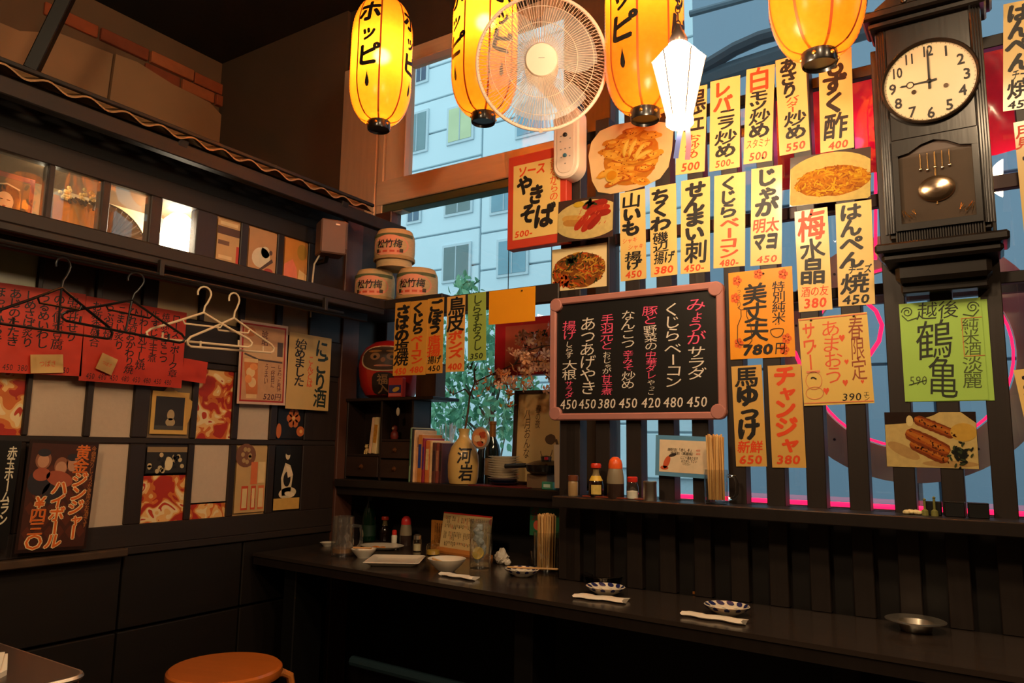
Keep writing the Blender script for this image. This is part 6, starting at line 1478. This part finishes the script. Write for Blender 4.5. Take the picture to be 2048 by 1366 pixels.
# badge, bottle, plates, picture, pan, card
bd = at(962, 876, Y=2.50); t = thing('round_badge', 'round badge with orange and cream picture hanging against the flask', 'badge', tuple(bd), 0)
t.scale = (1.3,)*3
MB().lathe([(.034,0),(.035,.003),(.030,.006),(.0,.006)], 30, (0,0,0), rx(R(90))).build('rim', M((190,184,176), .3, metal=.6), t)
vprint(t, 'picture', [M((206,130,80), .4), M((222,180,130), .4), M((176,70,40), .4)], lambda mb: (mb.mat(0).ell(0,0,.029,.029,0,28), mb.mat(1).ell(-.010,-.002,.013,.012,.0006,16,0,.2), mb.mat(2).ell(.010,.010,.012,.010,.0006,16,0,.25), mb.mat(2).ell(.002,-.017,.013,.007,.0006,14,0,.25), mb.mat(1).ell(.014,-.010,.008,.007,.0006,12)), -.0065)
MB().tube([(0,.002,.034),(-.01,.03,.06)], .001, 4).build('string', BLACK, t)
t = bay('wine_bottle', 'dark wine bottle with foil neck standing behind the flask', 'bottle', 984, 2.64)
MB().lathe([(.030,0),(.034,.004),(.034,.14),(.028,.165),(.014,.195),(.013,.25),(.015,.252),(.015,.262),(.0,.263)], 24).build('glass', M((18,26,22), .08, coat=.5), t); MB().lathe([(.0145,.20),(.014,.25),(.016,.252),(.016,.265),(.0,.266)], 20).build('foil', M((150,96,44), .35, metal=.5), t); MB().lathe([(.0345,.04),(.0345,.11)], 24, cap0=False, cap1=False).build('label', M((150,120,90), .5, vary=.3), t)
t = bay('dark_bottle', 'small dark bottle with purple cap left of the wine bottle', 'bottle', 966, 2.70)
MB().lathe([(.030,0),(.032,.004),(.032,.12),(.018,.16),(.016,.20)], 20).build('glass', M((26,22,30), .1, coat=.4), t); MB().lathe([(.020,.19),(.028,.2),(.028,.225),(.0,.228)], 18).build('cap', M((52,40,66), .4), t)
pl0 = at(1003, 945, Y=2.56); 
for k in range(12):
    low = k < 2; c = WHT if not low else M((46,52,84), .3, coat=.3)
    t = thing('stacked_plate', (('dark blue plate %s of the plate stack in the bay' % ('at the very foot', 'second from the foot')[k]) if low else 'white plate, %s in the plate stack in the bay' % ('topmost','second from top','third from top','fourth from top','fifth from top','fifth above the blue plates','fourth above the blue plates','third above the blue plates','second above the blue plates','lowest white one')[11-k]), 'plate', (pl0.x, 2.575, BZ+.004+.0095*k), 0, 'plates stacked in the bay')
    q = .92 if low else 1.0
    MB().lathe([(.036*q,0),(.040*q,.002),(.064*q,.010),(.066*q,.0115),(.062*q,.012),(.038*q,.004),(.0,.004)], 32).build('body', c, t)
tag(MB().bx(at(945,955,Y=2.52).x, at(1065,955,Y=2.52).x, 2.49, 2.66, BZ, BZ+.004, .001).build('red_mat', M((96,16,18), .7, vary=.1), smooth=0), 'dark red mat under the flask and the plate stack', 'mat')
P = [at(x, y, Y=2.675) for x, y in ((1026,782),(1130,770),(1136,960),(1030,960))]
O = sum(P, Vector())/4; wv = P[1].x-P[0].x; hv = P[0].z-BZ-.004; O.z = BZ+.004+hv/2
t = thing('framed_picture', 'pale ink picture of a woman in a dark frame leaning in the bay', 'picture', mw=frame(O, (1,0,0), (0,-1,.05)))
MB().box((0,0,-.006), (wv-.01,hv-.01,.006)).build('backing', M((206,170,112), .5, vary=.08), t, smooth=0)
FK = M((54,34,28), .4)
for nm, c, d in (('frame_rail',(0,hv/2-.006,0),(wv,.014,.018)),('frame_rail',(0,-hv/2+.006,0),(wv,.014,.018)),('frame_stile',(-wv/2+.006,0,0),(.016,hv,.018)),('frame_stile',(wv/2-.006,0,0),(.016,hv,.018))): MB().box(c, d, .002).build(nm, FK, t, smooth=0)
g = MB(); vtext(g, '八月おんな', -.25*wv, .30*hv, -.22*hv, .13*wv, -.004, z=-.0022); vtext(g, '春の夜', -.05*wv, .34*hv, .1*hv, .10*wv, -.006, z=-.0022)
g.ell(.20*wv, -.02*hv, .10*wv, .055*hv, -.0022, 18, .1, .05); g.stroke([(.30*wv,-.02*hv),(.36*wv,-.12*hv),(.40*wv,-.2*hv)], .012, -.0022); g.stroke([(.13*wv+.11*wv*math.cos(q*.3+3.3), -.13*hv+.09*hv*math.sin(q*.3+3.3)) for q in range(11)], .003, -.0022); g.stroke([(.10*wv,-.22*hv),(.18*wv,-.3*hv),(.28*wv,-.28*hv)], .004, -.0022)
g.build('ink_drawing', M((90,66,44), .5), t, smooth=0)
t = bay('black_pan', 'black lidded pan on a pale box at the right of the bay shelf', 'pan', 1092, 2.555)
MB().box((-.02,0,.028), (.09,.08,.056), .003).build('pale_box', M((120,92,66), .6), t, smooth=0)
MB().lathe([(.060,.058),(.075,.066),(.082,.088),(.084,.092),(.05,.104),(.02,.110),(.0,.111)], 30).build('pan', M((26,22,20), .25, metal=.4), t); MB().tube([(-.075,-.03,.088),(-.16,-.05,.082)], .009, 8).build('handle', BLACK, t)
MB().lathe([(.02,.110),(.022,.124),(.0,.128)], 14).build('lid_knob', M((90,80,66), .3, metal=.7), t); MB().lathe([(.008,0),(.008,.010)], 12, (.03,-.05,.112)).build('red_knob', M((206,30,44), .3), t)
wc = sheet('white_card', 'tall blank white card at the right end of the bay shelf', 'card', (1109,889),(1133,889),(1133,976),(1109,976), 2.46, (), M((222,196,170), .5, vary=.04), thick=.004)[0]
t = bay('green_packet', 'small teal packet behind the white card on the bay shelf', 'packet', 1098, 2.50); MB().box((0,0,.015), (.05,.03,.03), .003).build('packet', M((70,140,112), .3, coat=.4), t, smooth=0); MB().box((.0,-.0155,.015), (.03,.001,.012)).build('label', M((196,220,200), .4), t, smooth=0)
# red box sign further back in the bay
P = [at(x, y, Y=2.70) for x, y in ((993,640),(1118,628),(1118,752),(988,752))]
O = sum(P, Vector())/4; wv, hv = P[1].x-P[0].x, P[0].z-P[3].z
t = thing('box_sign', 'dark red box sign behind the blossoms in the bay window', 'sign', mw=frame(O, (1,0,0), (0,-1,0)))
MB().box((0,0,-.02), (wv,hv,.06), .003).build('box', M((176,24,36), .4, vary=.08), t, smooth=0); MB().box((.02,.0,.0106), (wv*.76,hv*.74,.0012)).build('face_panel', M((186,84,62), .4), t, smooth=0)
g = MB(); htext(g, 'おつまみ', -.02, .115, .045, .036, .05, z=.0118); htext(g, '辛口日本酒', -.01, .125, -.0, .034, .04, z=.0118); g.build('lettering', INK, t, smooth=0)
m = MB()
for s in (-1,1): m.tube([(s*wv*.35, hv/2, -.02),(s*wv*.35, 2.333-O.z, -.02)], .002, 5)
m.build('wires', BLACK, t)
# ================================================================ STOOL AND TABLE
st = thing('round_stool', 'round brown bentwood stool in front of the counter', 'stool', (-2.085, 1.575, 0), R(20))
WS = M((204,108,40), .3, vary=.14, scale=5, stretch=(1,6,1), coat=.4)
MB().lathe([(.150,.415),(.170,.42),(.174,.43),(.172,.444),(.165,.45),(.0,.45)], 40).build('seat', WS, st)
MB().lathe([(.140,.395),(.140,.415)], 40).build('apron', WS, st)
for k in range(4):
    a = R(90*k+45); c, s = math.cos(a), math.sin(a)
    MB().tube([(.11*c,.11*s,.405),(.178*c,.178*s,.408),(.204*c,.204*s,.394),(.212*c,.212*s,.355),(.224*c,.224*s,.0)], .0135, 10).build('leg', M((196,116,48), .35, vary=.1), st)
MB().tube([(.165*math.cos(q), .165*math.sin(q), .16) for q in [2*math.pi*i/32 for i in range(32)]], .009, 8, closed=True).build('ring', WS, st)
tb = thing('dining_table', 'dark table corner with steel edge at the lower left', 'table', (-2.0, .48, 0))
MB().prism([(x, y) for x, y in rr_rect(.96, .70, .03, 5)], .672, .700).build('top', M((64,52,46), .3, vary=.15, scale=5, coat=.2), tb, smooth=0)
pe = rr_rect(.964, .704, .032, 5); MB().tube([(x, y, .694) for x, y in pe], .006, 6, closed=True).build('steel_edge', STEEL, tb)
MB().tube([(0,0,0.02),(0,0,.672)], .03, 12).build('pedestal', BLACK, tb); MB().box((0,0,.012), (.4,.4,.024), .004).build('foot', BLACK, tb, smooth=0)
p = at(12, 1352, Z=.70); t = thing('hand_towel', 'folded hand towel on the corner table at the lower left', 'towel', (p.x-.06, p.y-.0, .70), R(-20))
m = MB(); m.prism([(-.08,-.028),(.05,-.024),(.085,.0),(.05,.022),(-.08,.03)], 0, .010); m.prism([(-.075,-.02),(.045,-.018),(.06,.01),(-.07,.024)], .010, .016); m.build('cloth', M((232,220,200), .8, vary=.04), t, smooth=0)
# ================================================================ OUTSIDE THE WINDOW
YFc = 18.0
fa = thing('apartment_building', 'pale tiled building with square windows seen through the window', 'building', (-14, YFc, 0))
FM = M((206,224,230), .7, vary=.04, scale=.6)
MB().bx(-14, 26, .12, 3, -4, 34).build('wall', M((188,206,214), .7), fa, smooth=0)
H0 = .88
for r_ in range(0, 17):
    for (x0, x1) in ((-14,-4.0),(-4.0,1.0),(1.0,6.0),(6.0,11),(11,16),(16,26)):
        if x1 < -10 or (x0 > 20): continue
        z0 = 1.0+r_*1.16; dz = -.22*([-4.0,1.0,6.0,11,16,26].index(x1) if x1 in (-4.0,1.0,6.0,11,16,26) else 0)
        MB().bx(x0+.03, x1-.03, .0, .12, z0+dz+.05, z0+dz+1.16, .02).build('cladding_panel', FM, fa, smooth=0)
def fwin(x, z, w_, h_, c):
    o = MB().bx(x-w_/2-.09, x+w_/2+.09, -.06, .02, z-h_/2-.09, z+h_/2+.09, .01).build('window', M((190,206,212), .5), fa, smooth=0)
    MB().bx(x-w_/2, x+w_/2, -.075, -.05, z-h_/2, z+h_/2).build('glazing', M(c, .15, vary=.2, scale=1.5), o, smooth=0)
    MB().bx(x-.02, x+.02, -.085, -.07, z-h_/2, z+h_/2).build('window_bar', M((170,184,190), .5), o, smooth=0)
k = 0
for px, py, w_, h_, c in ((914,526,.95,1.05,(104,124,124)),(1026,514,.95,1.0,(120,158,172)),(829,428,.45,.5,(84,110,130)),(918,404,.95,.7,(110,130,130)),(845,142,.40,.75,(72,86,108)),(836,266,.75,1.3,(120,146,150)),(922,248,.9,1.1,(196,206,160)),(1062,236,.9,1.0,(126,160,176)),(1010,396,.9,.8,(120,158,172)),(1075,120,.9,1.0,(120,150,166))):  # the yellowish glazing colour stands for a lit room behind it
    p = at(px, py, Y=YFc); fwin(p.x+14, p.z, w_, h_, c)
tag(MB().bx(-7, 6, YW+.12, 4.4, 4.65, 4.8).build('sky_blocker', M((120,116,110), .8), smooth=0), kind='structure')  # unseen slab added outside to keep sky light off the inner walls
gx = at(1383,60,Y=12).x-1.0
sb = thing('grey_building', 'blue-grey shop building across the lane behind the grille', 'building', (1.0, 12.0, -.2))
SBM = M((122,140,156), .7, vary=.06, scale=.5)
MB().bx(gx, gx+13.6, .1, 2.5, 0, 13).build('wall', M((90,112,134), .7), sb, smooth=0)
for i in range(4):
    for j in range(5): MB().bx(gx+3.4*i+.02, gx+3.4*(i+1)-.02, 0, .1, 2.6*j+.02, 2.6*(j+1)-.02, .01).build('wall_panel', SBM, sb, smooth=0)
# dark awning arch and beam outside on the right
def outbar(name, lab, pts, Y, r_, c, cat='awning'):
    P = [at(x, y, Y=Y) for x, y in pts]; t = MB().tube(P, r_, 8).build(name, M(c, .5)); tag(t, lab, cat); return t
outbar('awning_arch', 'dark curved awning bar seen through the upper glass', [(1380,150),(1420,128),(1470,98),(1520,76),(1580,60),(1660,45),(1740,40)], 5.0, .05, (70,80,92))
outbar('awning_beam', 'dark slanted beam below the curved awning bar', [(1375,172),(1480,136),(1600,98),(1760,50)], 5.05, .07, (86,100,112))
outbar('overhead_cable', 'thin dark overhead line crossing the upper glass', [(1380,28),(1500,-5),(1560,-22)], 6.0, .03, (90,106,118), 'cable')
# ring sign with pink neon
NEON = M((255,24,76), .4, vary=0, emit=2.4)
rc = at(1810, 712, Y=3.15)
RO = 250/FPX*(rc-CAM).dot(FWD); RI = RO*.72
rs = thing('ring_sign', 'big grey ring sign edged with pink neon outside the glass', 'sign', tuple(rc))
def ring(r0, r1, y0, y1, n=64):
    m = MB(); vs = []; fs = []
    for i in range(n):
        a = 2*math.pi*i/n
        for r_, y in ((r0,y0),(r1,y0),(r1,y1),(r0,y1)): vs.append((r_*math.cos(a), y, r_*math.sin(a)))
    for i in range(n):
        j = (i+1) % n
        for k in range(4): fs.append((4*i+k,4*j+k,4*j+(k+1)%4,4*i+(k+1)%4))
    return m.add(vs, fs)
ring(RI+.01,RO,-.03,.06).build('ring', M((196,180,160), .5, vary=.1), rs)
MB().tube([(RI*math.cos(2*math.pi*i/48), -.03, RI*math.sin(2*math.pi*i/48)) for i in range(48)], .0055, 6, closed=True).build('neon_tube', NEON, rs)
m = MB()
for i in range(20): m.lathe([(.005,0),(.005,.004)], 8, ((RI+RO)/2*math.cos(.31*i), -.031, (RI+RO)/2*math.sin(.31*i)), rx(R(90)))
m.build('bolts', M((50,44,48), .4), rs)
MB().tube([(0,.05,-RO+.02),(0,.05,-1.95)], .03, 10).build('post', M((110,96,104), .4), rs)
nt_ = thing('neon_tube', 'pink neon tube lying along the sill behind the grille', 'neon', (0, 2.66, .976))
MB().tube([(-1.0,0,0),(1.6,0,0)], .0075, 8).build('tube', NEON, nt_); MB().bx(-1.0,1.6,-.006,.012,-.021,-.009).build('holder', M((90,70,80), .5), nt_, smooth=0)
n2 = thing('neon_tube', 'upright pink neon tubes in the window behind the strips', 'neon', (-.35, 2.98, 1.95))
m = MB()
for x, z0, z1 in ((-.42,-.25,.35),(.0,-.1,.5),(.30,.05,.42)): m.tube([(x,0,z0),(x+.03,0,z1)], .006, 6)
q0 = Vector((-.35, 2.98, 1.95))
for pl_ in ([(1734,606),(1752,622),(1764,650),(1758,682),(1738,712)],[(1570,690),(1590,705),(1600,728),(1585,748)]): m.tube([at(a, b, Y=2.98)-q0 for a, b in pl_], .008, 6)
m.build('tubes', NEON, n2); MB().bx(-.9,.9,.02,.05,-.26,-.22).build('holder', M((60,50,56), .5), n2, smooth=0); MB().bx(-.9,.9,.02,.05,.50,.54).build('holder', M((60,50,56), .5), n2, smooth=0)
n3 = thing('red_banner', 'crumpled red banner glowing pink behind the wall clock', 'banner', tuple(at(1720, 220, Y=2.95)))
m = MB(); vs = []; fs = []; rn = random.Random(3)
for i in range(24):
    for j in range(9): vs.append((-.35+1.1*i/23, .02*math.sin(i*1.3+j*.9)+rn.uniform(-.012,.012), -.26+.42*j/8))
for i in range(23):
    for j in range(8): p = i*9+j; fs.append((p,p+9,p+10,p+1))
m.add(vs, fs).build('cloth', M((206,20,60), .25, vary=.3, coat=.4), n3, 60)
lamp('neon_glow', tuple(at(1700,260,Y=2.88)), 1.2, (1.0,.12,.38), .05); lamp('neon_glow', tuple(at(2010,330,Y=2.88)), 1.2, (1.0,.12,.38), .05)
# tree outside
tr_c = at(965, 740, Y=5.3)
tre = thing('street_tree', 'leafy green tree just outside the bay window', 'tree', (tr_c.x, 5.3, -.2))
MB().tube([(.05,.3,0),(.0,.25,.7),(-.05,.2,1.3),(.02,.15,1.9)], [.06,.05,.035,.012], 8).build('trunk', M((84,70,56), .8), tre)
for a in range(7):
    q = a*.9; MB().tube([(-.02,.22,.75+.15*a),(.25*math.cos(q),.2+.2*math.sin(q),.95+.15*a),(.5*math.cos(q),.2+.35*math.sin(q),1.1+.16*a)], [.016,.01,.005], 5).build('branch', M((84,70,56), .8), tre)
m = MB(); rn = random.Random(17)
cl_ = [(865,640,30),(900,700,50),(960,640,26),(935,592,22),(925,572,14),(880,760,60),(960,760,60),(1030,770,50),(985,690,34),(1010,850,46),(930,820,50),(880,830,40),(835,650,22),(1060,800,30)]
for cxp, cyp, sp in cl_:
    for k in range(int(sp*3.4)):
        p = at(cxp+rn.gauss(0,.6)*sp, cyp+rn.gauss(0,.6)*sp, Y=5.3+rn.uniform(-.4,.5))-Vector((tr_c.x,5.3,-.2)); s = rn.uniform(.026,.05)
        q = Euler((rn.uniform(-.9,.9)+1.1, rn.uniform(-.8,.8), rn.uniform(0,6.28))).to_matrix(); m.mat(rn.randrange(3))
        m.add([p+q @ Vector(v) for v in ((0,-s,0),(s*.55,-s*.2,s*.1),(s*.4,s*.5,0),(0,s,-.1*s),(-s*.4,s*.5,0),(-s*.55,-s*.2,s*.1))], [(0,1,2,3),(0,3,4,5)])
tag(m.build('foliage', [M((110,176,136), .6, vary=.2), M((140,200,156), .6, vary=.2), M((80,146,112), .6, vary=.2)], tre, 0), kind='stuff')
# street
tag(MB().bx(-30, 30, YW+.3, 40, -.35, -.2).build('street_ground', M((110,112,112), .9), smooth=0), kind='structure')
bpy.data.objects.remove(_fo)
